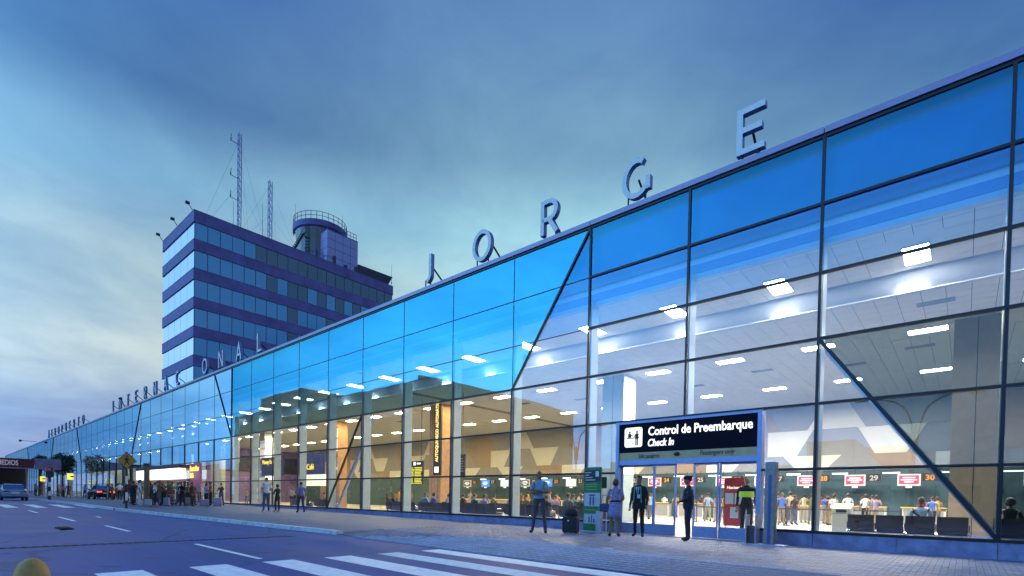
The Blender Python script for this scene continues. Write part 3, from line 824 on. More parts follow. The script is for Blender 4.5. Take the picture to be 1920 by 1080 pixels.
# ------------------------------------------------------------------ check in desks, number signs, screens
SCR_R = mat('screen_red', (.5, .02, .05), .3, emit=(.85, .05, .10), estr=1.5)
SCR_B = mat('screen_blue', (.03, .12, .4), .3, emit=(.05, .22, .75), estr=1.3)
SCR_K = mat('screen_navy', (.01, .02, .05), .3, emit=(.02, .05, .12), estr=1.0)
SCR_W = mat('screen_white_glow', (.8, .8, .8), .3, emit=(.95, .97, 1), estr=1.5)
NUMO = mat('number_orange', (.5, .2, .03), .5, emit=(.9, .38, .10), estr=.35)
NUMG = mat('number_grey', (.35, .3, .28), .5, emit=(.5, .42, .38), estr=.5)
AMB = mat('desk_amber_edge', (.7, .4, .05), .4, emit=(1, .55, .08), estr=1.5)
DESKW = mat('desk_white', (.6, .6, .58), .4)
NW = {16: 'sixteen', 17: 'seventeen', 18: 'eighteen', 19: 'nineteen', 20: 'twenty', 30: 'thirty'}
for q, w_ in enumerate('one two three four five six seven eight nine'.split()): NW[21 + q] = 'twenty-' + w_; NW[31 + q] = 'thirty-' + w_
for i in range(17):
    num = 32 - i
    x = -1.57 + (i - 2) * -2.72
    y = YB - 2.4
    sc = 'red' if num > 22 else ('white' if num % 3 == 0 else ('navy' if num % 3 == 1 else 'blue'))
    t = thing('check_in_desk', f'white check-in desk with amber lit edge below the number {NW[num]} sign', 'desk', (x - .2, y, .05), 0, 'check-in desks along the back wall')
    MB().box(-1.0, 1.0, 0, .5, 0, 1.05).build('counter', DESKW, t)
    MB().box(-1.05, 1.05, -.12, .55, 1.05, 1.10).build('worktop', BLACK, t)
    MB().box(-1.05, 1.05, -.128, -.12, 1.06, 1.10).build('lit_edge', AMB, t)
    MB().box(-.9, .9, -.02, 0, .1, .95).build('front_panel', PG, t)
    t = thing('number_sign', f'black desk number sign reading {NW[num]} over the check-in row', 'sign', (x, YB - 1.1, 0), 0, 'desk number signs')
    MB().box(-.38, .38, -.05, .05, 2.72, 3.18).build('board', BLACK, t)
    text('numeral', str(num), .44, NUMO if num % 2 == 0 else NUMG, t, (0, -.06, 2.78), extrude=.008, bold=.012, align='CENTER')
    MB().tube((0, 0, 3.18), (0, 0, 3.6), .02, n=6).build('hanger', STRUT, t)
    t = thing('desk_screen', f'{sc} airline screen in a white surround left of the number {NW[num]} sign', 'screen', (x - .98, YB - 1.2, 0), 0, 'screens above the check-in desks')
    MB().box(-.55, .55, -.04, .06, 2.44, 3.14).build('surround', WHITE if sc != 'blue' else SCR_B, t)
    MB().box(-.47, .47, -.05, -.04, 2.53, 3.06).build('display', {'red': SCR_R, 'white': SCR_W, 'navy': SCR_K, 'blue': SCR_B}[sc], t)
    b = MB()
    for q, w in enumerate((.3, .38, .22)): b.box(-w, w, -.056, -.05, 2.90 - q * .13, 2.95 - q * .13)
    b.build('caption', SCR_W if sc in ('red', 'navy', 'blue') else SCR_B, t)
    MB().box(-.14, .14, -.03, .03, 2.32, 2.40).build('small_sign', SCR_W, t)
    MB().tube((0, .01, 3.14), (0, .01, 3.55), .025, n=6).build('hanger', STRUT, t)
    t = thing('desk_light', f'slim white strip light right of the number {NW[num]} sign', 'lamp', (x + .82, YB - .6, 3.22), 0, 'strip lights above the check-in desks')
    MB().box(-.42, .42, -.03, .03, .01, .05).build('tube', mat('desk_light_glow', (.9, .9, .9), .5, emit=(.95, 1, 1), estr=7), t)
    MB().box(-.44, .44, -.05, .05, .05, .09).build('housing', STEELW, t)

# ------------------------------------------------------------------ benches by the glass
def bench_proto():
    t = link('waiting_bench', None)
    for s in range(4):
        x = -1.35 + s * .68 + .33
        b = MB(); b.box(x - .31, x + .31, -.02, .46, .40, .46); b.build('seat', BLACK, t, bevel=.015)
        b = MB(); b.add([(x - .31, -.06, .46), (x + .31, -.06, .46), (x + .31, -.13, .86), (x - .31, -.13, .86), (x - .31, 0, .46), (x + .31, 0, .46), (x + .31, -.07, .86), (x - .31, -.07, .86)],
                        [(0, 3, 2, 1)[::-1], (4, 7, 6, 5)[::-1], (0, 4, 5, 1)[::-1], (3, 2, 6, 7)[::-1], (0, 3, 7, 4)[::-1], (1, 5, 6, 2)[::-1]]); b.build('backrest', BLACK, t, bevel=.01)
    MB().tube((-1.4, .2, .36), (1.4, .2, .36), .035, n=8).build('beam', CHROME, t)
    for x in (-1.2, 0, 1.2):
        b = MB(); b.tube((x, .2, .36), (x, .2, .05), .03, n=8); b.tube((x, -.12, .03), (x, .5, .03), .028, n=8); b.build('leg', CHROME, t)
    for x in (-1.36, -.68, 0, .68, 1.36):
        b = MB(); b.tube((x, -.02, .46), (x, -.02, .64), .016, n=6); b.tube((x, -.02, .64), (x, .36, .64), .02, n=6); b.build('armrest', CHROME, t)
    return t
bp0 = bench_proto(); nb = 0
bench_spots = [(1.9, 18.2), (-1.25, 18.2), (-11.8, 18.2), (-15.0, 18.2), (-18.2, 18.2), (-21.4, 18.2), (-24.4, 18.2), (-14.4, 22.4), (-17.6, 22.4), (-20.8, 22.4), (-24.2, 22.4), (-33, 18.2), (-36.4, 18.2)]
for i, (x, y) in enumerate(bench_spots):
    t = bp0 if i == 0 else copy_tree(bp0)
    t.location = (x, y, .05)
    where = 'directly behind the glass' if y < 20 else 'in the second row inside the hall'
    right_of = sum(1 for q in bench_spots if q[1] == y and q[0] > x)
    tag(t, f'black four-seat waiting bench {where}, {ordinal(right_of)} from the right', 'bench', 'black waiting benches')
# cream litter bin inside
t = thing('litter_bin', 'cream litter bin with sloping top inside the hall right of the entrance', 'bin', (-3.25, 21.6, .05))
b = MB(); b.box(-.28, .28, -.28, .28, 0, .82); b.build('body', mat('bin_cream', (.62, .60, .46), .5), t, bevel=.02)
b = MB(); b.add([(-.29, -.29, .84), (.29, -.29, .84), (.29, .29, .84), (-.29, .29, .84), (-.29, -.29, 1.02), (.29, -.29, 1.02), (.29, .29, 1.2), (-.29, .29, 1.2)], [(0, 3, 2, 1), (4, 5, 6, 7), (0, 1, 5, 4), (1, 2, 6, 5), (2, 3, 7, 6), (3, 0, 4, 7)])
b.build('hood', MATS['bin_cream'], t, bevel=.02); MB().box(-.16, .16, -.295, -.288, .88, .98).build('slot', BLACK, t)
# red leaflet stand behind the doors
t = thing('notice_stand', 'red notice board with white sheets standing behind the right door leaf', 'notice board', (-5.9, 18.3, .05))
MB().box(-.34, .34, -.04, .04, .35, 2.0).build('board', mat('board_red', (.40, .03, .04), .5), t)
b = MB()
for q in ((-.29, 1.1), (.02, 1.1), (-.12, .62)): b.box(q[0], q[0] + .27, -.055, -.04, q[1], q[1] + .38)
b.build('paper_sheets', WHITE, t)
text('heading', 'Nacional', .14, WL, t, (0, -.05, 1.62), align='CENTER', extrude=.004)
for q in (-.28, .28): MB().tube((q, 0, 0), (q, 0, .36), .025, n=6).build('leg', CHROME, t)

# ------------------------------------------------------------------ entrance portal
PORTM = mat('portal_aluminium', (.24, .31, .60), .4, .4, .1, 12)  # frame colour takes in the blue of the reflected sky
port = thing('entrance_portal', 'aluminium framed entrance with black Control de Preembarque sign and sliding glass doors', 'entrance', (0, 0, 0))
yf, yb = FY - .13, FY + .22
MB().box(PX0, PX0 + .12, yf, yb, 0.05, PZ).build('jamb', PORTM, port)
MB().box(PX1 - .12, PX1, yf, yb, 0.02, PZ).build('jamb', PORTM, port)
MB().box(PX0 + .121, PX1 - .121, yf + .002, yb, PZ - .08, PZ).build('head_rail', PORTM, port)
MB().box(PX0 - .02, PX1 + .02, yf - .02, yb, PZ + .001, PZ + .04).build('cap', DARK, port)
sb = MB().box(PX0 + .121, PX1 - .121, yf + .04, yb - .05, 2.83, PZ - .081).build('sign_board', mat('sign_black', (.008, .007, .018), .75, spec=.08), port)
LIT = mat('sign_text_lit', (.9, .88, .8), .5, emit=(1.0, .93, .78), estr=1.15)
text('lettering', 'Control de Preembarque', .40, LIT, sb, (-7.93, yf + .028, 3.37), extrude=.01, bold=.006, sx=.80)
text('lettering', 'Check In', .34, LIT, sb, (-7.95, yf + .028, 3.01), extrude=.01, bold=.005, shear=.22, sx=.74)
ic = []
for (cx_, cz_, a0) in ((-8.22, 3.59, 0), (-8.71, 3.59, 90), (-8.71, 3.09, 180), (-8.22, 3.09, 270)):
    for q in range(5):
        a = R(a0 + q * 22.5); ic.append((cx_ + .08 * math.cos(a), cz_ + .08 * math.sin(a)))
MB().prism_y(ic, yf + .028, yf + .04).build('pictogram_tile', LIT, sb)
b = MB(); yp0, yp1 = yf + .018, yf + .028
PICB = mat('pictogram_dark', (.03, .025, .02), .6)
b.box(-8.72, -8.24, yp0, yp1, 3.30, 3.33)                                   # counter
for q in (-8.60, -8.33):
    b.prism_y([(q + .035 * math.cos(R(k * 45)), 3.515 + .04 * math.sin(R(k * 45))) for k in range(8)], yp0, yp1)
b.prism_y([(-8.66, 3.335), (-8.54, 3.335), (-8.54, 3.45), (-8.57, 3.47), (-8.64, 3.47), (-8.66, 3.45)], yp0, yp1)
b.prism_y([(-8.39, 3.28), (-8.28, 3.28), (-8.27, 3.45), (-8.30, 3.47), (-8.37, 3.47), (-8.39, 3.45)], yp0, yp1)
b.box(-8.385, -8.345, yp0, yp1, 3.06, 3.28); b.box(-8.325, -8.285, yp0, yp1, 3.06, 3.28)
b.prism_y([(-8.46, 3.345), (-8.44, 3.335), (-8.36, 3.42), (-8.38, 3.45)], yp0 - .001, yp1)
b.box(-8.545, -8.47, yp0, yp1 - .001, 3.40, 3.425)
b.build('pictogram', PICB, sb)
st_ = MB().box(PX0 + .121, PX1 - .121, yf + .05, yb - .06, 2.575, 2.825).build('lower_strip', mat('strip_bronze', (.46, .35, .20), .5, .0, .1, 3), port)
INK = mat('strip_ink', (.04, .035, .035), .6)
text('lettering', 'Sólo pasajeros', .21, INK, st_, (-8.27, yf + .042, 2.63), extrude=.004, sx=.62)
text('lettering', 'Passengers only', .22, INK, st_, (-6.2, yf + .042, 2.65), extrude=.004, shear=.2, sx=.74)
sn = MB().ball((-6.93, yf + .03, 2.72), .10, .07, .06, 10, 6).build('door_sensor', BLACK, port, smooth=True)
MB().box(PX0 + .121, PX1 - .121, yf + .03, yb, 2.41, 2.573).build('door_header', PORTM, port)
# door leaves
def leaf(x0, x1, y, nm):
    t = link(nm, None, port)
    b = MB(); w = .05
    b.box(x0, x0 + w, y, y + .05, .09, 2.408); b.box(x1 - w, x1, y, y + .05, .09, 2.408); b.box(x0 + w, x1 - w, y + .001, y + .049, 2.35, 2.408)
    b.build('stile', PORTM, t)
    MB().box(x0 + w, x1 - w, y + .001, y + .049, .09, .44).build('kick_plate', PORTM, t)
    b = MB(); b.prism_y([(x0 + w, .44), (x1 - w, .44), (x1 - w, 2.35), (x0 + w, 2.35)], y + .02, y + .03, 0, 1, 1)
    b.build('glass', [G_DOOR, G_EDGE], t)
leaf(PX0 + .13, -7.76, FY + .08, 'fixed_leaf'); leaf(-7.75, -6.98, FY + .02, 'door_leaf')
leaf(-6.42, -5.64, FY + .02, 'door_leaf'); leaf(-5.63, PX1 - .13, FY + .08, 'fixed_leaf')
MB().box(PX0, PX1, FY - .2, FY + .33, -.1, .085).build('threshold', mat('threshold_steel', (.35, .36, .42), .35, .6, .1, 8), port)

# steel post with base plate at the right of the entrance
t = thing('steel_totem', 'tall brushed steel post on a flat base plate right of the entrance', 'post', (-4.0, 15.25, zs(-4)))
MB().box(-.62, .45, -.30, .24, 0, .06).build('base_plate', ALU, t, bevel=.008)
MB().box(-.10, .16, -.12, .18, .06, 2.30).build('post', mat('totem_steel', (.24, .23, .25), .45, .3, .25, 14), t, bevel=.008)
MB().box(.00, .07, -.135, -.121, .06, 1.95).build('blue_channel', mat('channel_blue', (.06, .10, .32), .4, .3), t)
for x in (-.55, -.30):
    MB().box(x, x + .035, -.2, .12, .06, .86).build('side_plate', mat('side_plate_steel', (.40, .38, .52), .3, .6), t)
MB().box(-.515, -.301, -.1, .06, .06, .55).build('bin_insert', mat('insert_maroon', (.12, .06, .08), .6), t)

# green banner stand
t = thing('banner_stand', 'green pull-up banner stand with pale photo panels left of the entrance', 'banner', (-9.55, 15.1, zs(-9.5)), R(-6))
GR = mat('banner_green', (.03, .17, .05), .5, 0, .25, 5)
MB().box(-.37, .37, -.01, .02, .08, 2.25).build('banner', GR, t)
MB().box(-.34, .34, -.022, -.01, 1.75, 2.15).build('dark_panel', mat('banner_navy', (.02, .025, .05), .5), t)
b = MB()
for q, w in enumerate((.25, .16, .30, .42)): b.box(-.30, -.30 + w, -.028, -.022, 2.06 - q * .085, 2.085 - q * .085)
b.box(.14, .27, -.028, -.022, 1.93, 2.11)
b.build('panel_text', mat('banner_white', (.6, .62, .66), .5), t)
PPH = mat('banner_photo', (.42, .48, .62), .5, 0, .2, 4)
for z0, z1 in ((.92, 1.38), (.32, .66)):
    MB().box(-.33, .33, -.02, -.01, z0, z1).build('photo_panel', PPH, t)
for x0, x1, z0, z1 in ((-.12, .12, 1.26, 1.32), (-.10, -.03, .96, 1.24), (.03, .10, .96, 1.24), (-.13, -.08, .36, .56), (-.02, .02, .36, .62), (.08, .13, .36, .5)): MB().box(x0, x1, -.026, -.02, z0, z1).build('printed_figure', mat('print_dark', (.10, .09, .13), .6), t)
b = MB()
for z in (.78, 1.48, 1.58, 1.66): b.box(-.28, .2, -.02, -.0101, z, z + .03)
b.build('green_text', mat('banner_palegreen', (.2, .38, .15), .5), t)
MB().box(-.42, .42, -.09, .11, 0, .08).build('cassette', ALU, t, bevel=.01)
MB().tube((0, .05, .05), (0, .03, 2.25), .012, n=6).build('pole', CHROME, t)
# small chrome barrier posts with white rope and litter bin plant
t = thing('barrier_post', 'slim chrome barrier post between the banner and the woman', 'post', (-8.86, 14.9, zs(-8.9)))
MB().tube((0, 0, 0), (0, 0, .03), .13, n=16).build('base', CHROME, t); MB().tube((0, 0, .03), (0, 0, .98), .025, n=10).build('pole', CHROME, t); MB().tube((0, 0, .98), (0, 0, 1.02), .04, n=10).build('cap', CHROME, t)
t = thing('ash_bin', 'tall slim grey steel ash bin right of the green banner with litter on top', 'bin', (-9.05, 14.75, zs(-9)))
MB().box(-.085, .085, -.085, .085, 0, .78).build('body', ALU, t, bevel=.01)
b = MB()
for q in range(16):
    a = random.uniform(0, 6.28); r_ = random.uniform(0, .08); z = .8 + random.uniform(0, .2)
    b.add([(r_ * math.cos(a), r_ * math.sin(a), z), (r_ * math.cos(a) + .05, r_ * math.sin(a), z + .03), (r_ * math.cos(a) + .03, r_ * math.sin(a) + .04, z + .05)], [(0, 1, 2)])
b.build('leafy_litter', mat('litter_green', (.25, .42, .18), .6), t)
t = thing('door_notice', 'small dark notice fixed on the glass left of the entrance', 'notice', (-9.62, FY - .03, 0))
MB().box(-.13, .13, -.012, .0, 1.62, 2.02).build('plate', BLACK, t)

# ------------------------------------------------------------------ roof letters
def ribbon(mb, pts, t, y0, y1, mi=0, ms=1):
    n = len(pts); L = []; Rr = []
    for i in range(n):
        p = Vector(pts[i])
        d0 = (Vector(pts[i]) - Vector(pts[i - 1])).normalized() if i > 0 else None
        d1 = (Vector(pts[i + 1]) - Vector(pts[i])).normalized() if i < n - 1 else None
        if d0 is None: d0 = d1
        if d1 is None: d1 = d0
        nr = (Vector((-d0.y, d0.x)) + Vector((-d1.y, d1.x)))
        nr.normalize(); k = 1 / max(.35, nr.dot(Vector((-d1.y, d1.x))))
        L.append(p + nr * t / 2 * k); Rr.append(p - nr * t / 2 * k)
    b = len(mb.v)
    for y in (y0, y1):
        for q in L + Rr: mb.v.append((q.x, y, q.y))
    o = 2 * n
    for i in range(n - 1):
        a, c, d, e = i, i + 1, n + i + 1, n + i
        mb.f.append((b + a, b + e, b + d, b + c)); mb.m.append(mi)
        mb.f.append((b + o + a, b + o + c, b + o + d, b + o + e)); mb.m.append(mi)
        mb.f.append((b + a, b + c, b + o + c, b + o + a)); mb.m.append(ms)
        mb.f.append((b + e, b + o + e, b + o + d, b + d)); mb.m.append(ms)
    for i in (0, n - 1):
        q = (b + i, b + o + i, b + o + n + i, b + n + i)
        mb.f.append(q if i == 0 else q[::-1]); mb.m.append(ms)
def arc(cx, cz, rx, rz, a0, a1, n=12):
    return [(cx + rx * math.cos(R(a0 + (a1 - a0) * i / n)), cz + rz * math.sin(R(a0 + (a1 - a0) * i / n))) for i in range(n + 1)]
LH, LT, LD = 1.34, .17, .20
def letter_mesh(ch):
    H = LH; t = LT; w = {'E': .78, 'I': t, 'J': .62, 'O': 1.14, 'M': 1.1, 'G': 1.08, 'R': .86, 'A': 1.06, 'N': .96, 'T': .88, 'C': 1.02, 'L': .70, 'P': .80, 'U': .92}[ch]
    h = t / 2; S1 = []; S2 = []
    a, c = -w / 2, w / 2
    if ch == 'E': S1 = [[(c, H - h), (a + h, H - h), (a + h, h), (c, h)]]; S2 = [[(a + h, H * .52), (c - .08, H * .52)]]
    if ch == 'I': S1 = [[(0, 0), (0, H)]]
    if ch == 'J': S1 = [[(c - h, H), (c - h, .36)] + arc(c - h - .34, .36, .34, .36 - h, 0, -75, 8)[1:]]
    if ch == 'O': S1 = [arc(0, H / 2, w / 2 - h, H / 2 - h, 90, 450, 28)]
    if ch == 'C': S1 = [arc(0.04, H / 2, w / 2 - h, H / 2 - h, 52, 308, 22)]
    if ch == 'G': S1 = [arc(0, H / 2, w / 2 - h, H / 2 - h, 58, 325, 22)]; S2 = [[(c - h - .02, .18), (c - h - .02, H * .46)]]
    if ch == 'R': S1 = [[(a + h, 0), (a + h, H - h), (a + .42, H - h)] + arc(a + .42, H - h - .34, .32, .34, 90, -90, 10)[1:] + [(a + h, H - h - .68)]]; S2 = [[(a + .40, H - h - .68), (c - h, 0)]]
    if ch == 'P': S1 = [[(a + h, 0), (a + h, H - h), (a + .40, H - h)] + arc(a + .40, H - h - .34, .30, .34, 90, -90, 10)[1:] + [(a + h, H - h - .68)]]
    if ch == 'A': S1 = [[(a + h, 0), (0, H - .12), (c - h, 0)]]; S2 = [[(a + .26, .42), (c - .26, .42)]]
    if ch == 'N': S1 = [[(a + h, 0), (a + h, H)], [(c - h, 0), (c - h, H)]]; S2 = [[(a + h, H - .05), (c - h, .05)]]
    if ch == 'T': S1 = [[(a, H - h), (c, H - h)]]; S2 = [[(0, 0), (0, H - h)]]
    if ch == 'L': S1 = [[(a + h, H), (a + h, h), (c, h)]]
    if ch == 'U': S1 = [[(a + h, H), (a + h, .42)] + arc(0, .42, w / 2 - h, .42 - h, 180, 360, 14)[1:-1] + [(c - h, .42), (c - h, H)]]
    b = MB()
    for s in S1: ribbon(b, s, t, 0, LD)
    for s in S2: ribbon(b, s, t, .004, LD - .004)
    return b.mesh('letter_' + ch.lower(), [LETTER, LETSIDE]), w
lcache = {}
words = [('JORGE', -19.72, 'JORGE'), ('AEROPUERTO', -134.3, 'AEROPUERTO')]
place = [(c, -19.72 + 3.68 * i, 'JORGE') for i, c in enumerate('JORGE')]
place += [(c, -82.5 + 3.66 * i, 'INTERNACIONAL') for i, c in enumerate('INTERNACIONAL') if i != 8]
place += [(c, -134.3 + 3.66 * i, 'AEROPUERTO') for i, c in enumerate('AEROPUERTO')]
cnt = {}
for i, (ch, x, wd) in enumerate(place):
    if ch not in lcache:
        me, w = letter_mesh(ch)
        s_ = MB(); z0 = ROW[0] + .24 - 11.50
        for q in ((-w * .3, w * .3) if w > .3 else (0,)): s_.tube((q, .1, z0), (q, .1, .05 if ch not in 'OCGUJ' else .2), .03, n=6)
        br_ = MB(); bx = {'O': .42, 'J': .25, 'L': -.28}.get(ch, 0)
        br_.tube((bx, LD, LH * .52), (bx, LD + 1.25, -.22), .04, n=6); br_.tube((bx, LD + .85, z0), (bx, LD + .85, .16), .03, n=6)
        lcache[ch] = (me, s_.mesh('letter_feet', STRUT), br_.mesh('letter_brace', STRUT))
    k = cnt.get((wd, ch), 0); cnt[(wd, ch)] = k + 1
    tot = wd.count(ch)
    extra = f', the {ordinal(k)} {ch} of that word' if tot > 1 else ''
    t = thing('roof_letter', f'pale metal letter {ch} of the rooftop word {wd}{extra}', 'letter', (x, FY + .06, 11.50), 0, 'letters standing on the terminal roof edge')
    link('face', lcache[ch][0], t); link('feet', lcache[ch][1], t); link('brace', lcache[ch][2], t)
t = thing('security_camera', 'camera on a long bracket standing out from the far roof edge', 'camera', (-150, FY, 11.6))
MB().tube((0, 0, 0), (-4.5, -2.0, .35), .05, n=6).build('bracket', STRUT, t); MB().cbox(-4.6, -2.1, .1, .7, .4, .4).build('housing', STRUT, t)
t = thing('security_camera', 'small camera on a bracket beside the roof letter T', 'camera', (-76.4, FY + .1, 11.3))
MB().tube((0, 0, 0), (-.1, -.3, 1.0), .04, n=6).build('bracket', STRUT, t); MB().ball((-.2, -.4, 1.1), .2, n if False else .2, .16, 8, 6).build('dome', STRUT, t)

# ------------------------------------------------------------------ control tower block
TX, TY, TW, TL = -81.04, 24.76, 14.2, 33.16
tow = thing('tower_block', 'square office tower with purple bands and blue ribbon windows behind the terminal', 'tower', (TX, TY, 0))
MB().box(-TW + .3, -.3, .3, TL - .3, -.3, 40.0).build('core', TOWERCORE, tow)
zt = [(38.79, 40.49), (34.93, 36.51), (30.93, 32.51), (26.95, 28.5), (22.95, 24.5), (18.95, 20.5), (14.95, 16.5), (10.95, 12.5), (6.95, 8.5), (0, 4.5)]
for i, (z0, z1) in enumerate(zt):
    b = MB(); b.box(-TW, 0, 0, TL, z0, z1)
    b.box(-TW - .02, .02, -.02, TL + .02, z1 - .09, z1 - .02); b.box(-TW - .02, .02, -.02, TL + .02, z0 + .02, z0 + .09)
    b.build('floor_band', PLASTER, tow)
rnd = random.Random(3)
for i in range(len(zt) - 1):
    z1, z0 = zt[i][0], zt[i + 1][1]
    if z1 < 14: continue
    nl = 5
    for k in range(nl):
        a = -TW + .15 + k * (TW - .3) / nl
        b = MB(); b.box(a + .03, a + (TW - .3) / nl - .03, .10, .16, z0 + .03, z1 - .03); b.build('window_pane', TGL, tow)
    y = .15; k = 0
    nb_ = 20; w = (TL - .3) / nb_
    for k in range(nb_):
        a = .15 + k * w
        q = TG[0] if k < 5 + i * .7 else TG[1] if rnd.random() < .72 else TG[0]
        if i == 0 and k > 6: q = TG[1]
        b = MB(); b.box(-.16, -.10, a + .03, a + w - .03, z0 + .03, z1 - .03)
        b.build('window_pane', q, tow)
    for k in range(nb_ + 1):
        if k % 2 == 0 or rnd.random() < .5: MB().box(-.14, -.06, .12 + k * w, .18 + k * w, z0, z1).build('window_frame', DARK, tow)
MB().box(-TW + .4, -.4, .4, TL - .4, 39.6, 40.1).build('roof_deck', TOWERCORE, tow)
# penthouse, cab, stairs on the roof: parts of the tower
LAV = mat('lavender_panels', (.34, .32, .60), .5, 0, .06, 1)
px0, px1, py0, py1 = -7.5, -2.96, 21.5, 27.5
MB().box(px0 + .06, px1 - .06, py0 + .06, py1 - .06, 39.9, 47.3).build('penthouse_core', JOINT, tow)
for k in range(5):
    for j in range(5):
        z0, z1 = 39.95 + j * 1.47, 39.95 + (j + 1) * 1.47
        if k < 4:
            a = py0 + k * 1.5; MB().box(px1 - .06, px1, a + .03, a + 1.47, z0 + .03, z1 - .03).build('cladding_panel', LAV, tow)
        if k < 3:
            a = px0 + k * 1.51; MB().box(a + .03, a + 1.48, py0, py0 + .06, z0 + .03, z1 - .03).build('cladding_panel', LAV, tow)
MB().box(px0, px1, py0, py1, 47.3, 47.45).build('penthouse_cap', PLASTER, tow)
dcx, dcy = -8.96, 23.4
cab = MB(); cab.loft([(42.5, 4.1, 4.1, dcy), (46.4, 4.2, 4.2, dcy), (48.4, 4.4, 4.4, dcy)], 28, 0, True, dcx)
cab.build('cab', tower_glass('cab_glass', (.02, .03, .06), .15, .3), tow)
d_ = MB(); d_.loft([(48.4, 4.5, 4.5, dcy), (48.55, 4.7, 4.7, dcy), (49.55, 4.7, 4.7, dcy), (49.6, 4.6, 4.6, dcy)], 36, 0, True, dcx)
d_.build('round_deck', PLASTER, tow)
rl = MB()
for k in range(30):
    a = 2 * math.pi * k / 30; c = 2 * math.pi * (k + 1) / 30
    p = (dcx + 4.6 * math.cos(a), dcy + 4.6 * math.sin(a)); q = (dcx + 4.6 * math.cos(c), dcy + 4.6 * math.sin(c))
    rl.tube((*p, 49.6), (*p, 50.9), .045, n=4)
    for z in (50.2, 50.9): rl.tube((*p, z), (*q, z), .045, n=4)
rl.build('guard_rail', STRUT, tow); rl = MB()
for k in range(10):
    yy = py0 + .2 + k * .62; rl.tube((px1 - .2, yy, 47.4), (px1 - .2, yy, 48.6), .04, n=4)
rl.tube((px1 - .2, py0 + .2, 48.6), (px1 - .2, py1 - .2, 48.6), .04, n=4); rl.tube((px1 - .2, py0 + .2, 48.0), (px1 - .2, py1 - .2, 48.0), .04, n=4)
rl.build('guard_rail', STRUT, tow)
cm = MB()
for (x, y) in ((-5.4, 20.6), (-9.4, 19.6), (-11.8, 21.5), (-6.2, 22.5)): cm.tube((x, y, 40), (x, y, 44.5), .28, n=8)
cm.build('cab_column', PLASTER, tow)
ss = MB()
ss.tube((-5.2, 15.6, 40.2), (-6.2, 19.2, 47.0), .09, n=6); ss.tube((-6.4, 15.6, 40.2), (-7.4, 19.2, 47.0), .09, n=6)
for k in range(15):
    t_ = k / 15; ss.box(-6.4 - t_, -5.2 - t_, 15.6 + 3.6 * t_ - .15, 15.6 + 3.6 * t_ + .15, 40.3 + 6.8 * t_, 40.38 + 6.8 * t_)
ss.tube((-5.2, 15.6, 41.3), (-6.2, 19.2, 48.1), .05, n=5)
ss.build('outside_stair', STRUT, tow)
b = MB(); b.add([(-2.9, 27.6, 39.9), (-2.9, 33.0, 39.9), (-2.2, 34.6, 43.2), (-2.9, 27.6, 43.4), (-5.5, 27.6, 39.9), (-5.5, 33, 39.9), (-5.5, 34.6, 43.2), (-5.5, 27.6, 43.4)],
              [(0, 1, 2, 3), (4, 7, 6, 5), (0, 3, 7, 4), (1, 5, 6, 2), (3, 2, 6, 7), (0, 4, 5, 1)])
b.build('slanted_screen', TOWERCORE, tow)
rp = MB()
for k in range(9):
    y = 16.2 + k * .65; rp.tube((-.5, y, 40.4), (-.5, y, 41.4), .03, n=4)
rp.tube((-.5, 16.2, 41.4), (-.5, 21.4, 41.4), .03, n=4)
rp.build('roof_rail', STRUT, tow)
for (y, z0, h_) in ((21.9, 40.4, 1.9), (24.1, 40.4, 1.1), (26.2, 40.4, 1.5)):
    MB().tube((-1.4, y, z0), (-1.4, y, z0 + h_), .35, n=10).build('roof_unit', STRUT, tow)
for k in range(3):
    b = MB(); x = (-.3, -6.8, -13.8)[k]
    b.tube((x, -.1, 40.4), (x + .1, -.6, 41.0), .05, n=5); b.cbox(x + .1, -.75, 40.95, .35, .5, .3); b.build('corner_floodlight', STRUT, tow)
# masts on the roof
MASTM = mat('mast_steel', (.24, .26, .50), .5, .3)
def mast(x, y, z0, z1, w, arms, label):
    t = thing('lattice_mast', label, 'mast', (x, y, z0))
    H = z1 - z0; b = MB(); c = [(w / 2 * math.cos(R(a)), w / 2 * math.sin(R(a))) for a in (90, 210, 330)]
    for (p, q) in c: b.tube((p, q, 0), (p, q, H), .055, n=5)
    n = int(H / .55)
    for k in range(n):
        za, zb_ = k * H / n, (k + 1) * H / n
        for i in range(3):
            j = (i + 1) % 3; p, q = (c[i], c[j]) if k % 2 else (c[j], c[i])
            b.tube((*p, za), (*q, zb_), .032, n=4, caps=False)
    b.build('lattice', MASTM, t)
    for za in arms:
        m_ = MB(); m_.tube((0, 0, za), (0, -1.25, za + .12), .045, n=5); m_.tube((0, -1.3, za + .0), (0, -1.22, za + 1.15), .05, n=5); m_.ball((0, -1.28, za + .4), .11, n=8) if False else m_.tube((0, -1.28, za + .25), (0, -1.26, za + .5), .09, n=6)
        m_.build('antenna_arm', STRUT, t)
    g_ = MB()
    for a in (20, 140, 260):
        for f in (.55, .95): g_.tube((0, 0, H * f), (7.0 * math.cos(R(a)) * .8, 7.0 * math.sin(R(a)) * .8, .3), .012, n=3, caps=False)
    g_.build('guy_wires', STRUT, t)
mast(-87, 32.9, 40.1, 57.8, .62, (10.9 - .3, 7.4 - .2, 15.9), 'tall slim lattice radio mast with three side antennas on the tower roof')
mast(-87, 37.7, 40.1, 52.7, .72, (), 'shorter lattice radio mast with no side antennas on the tower roof')
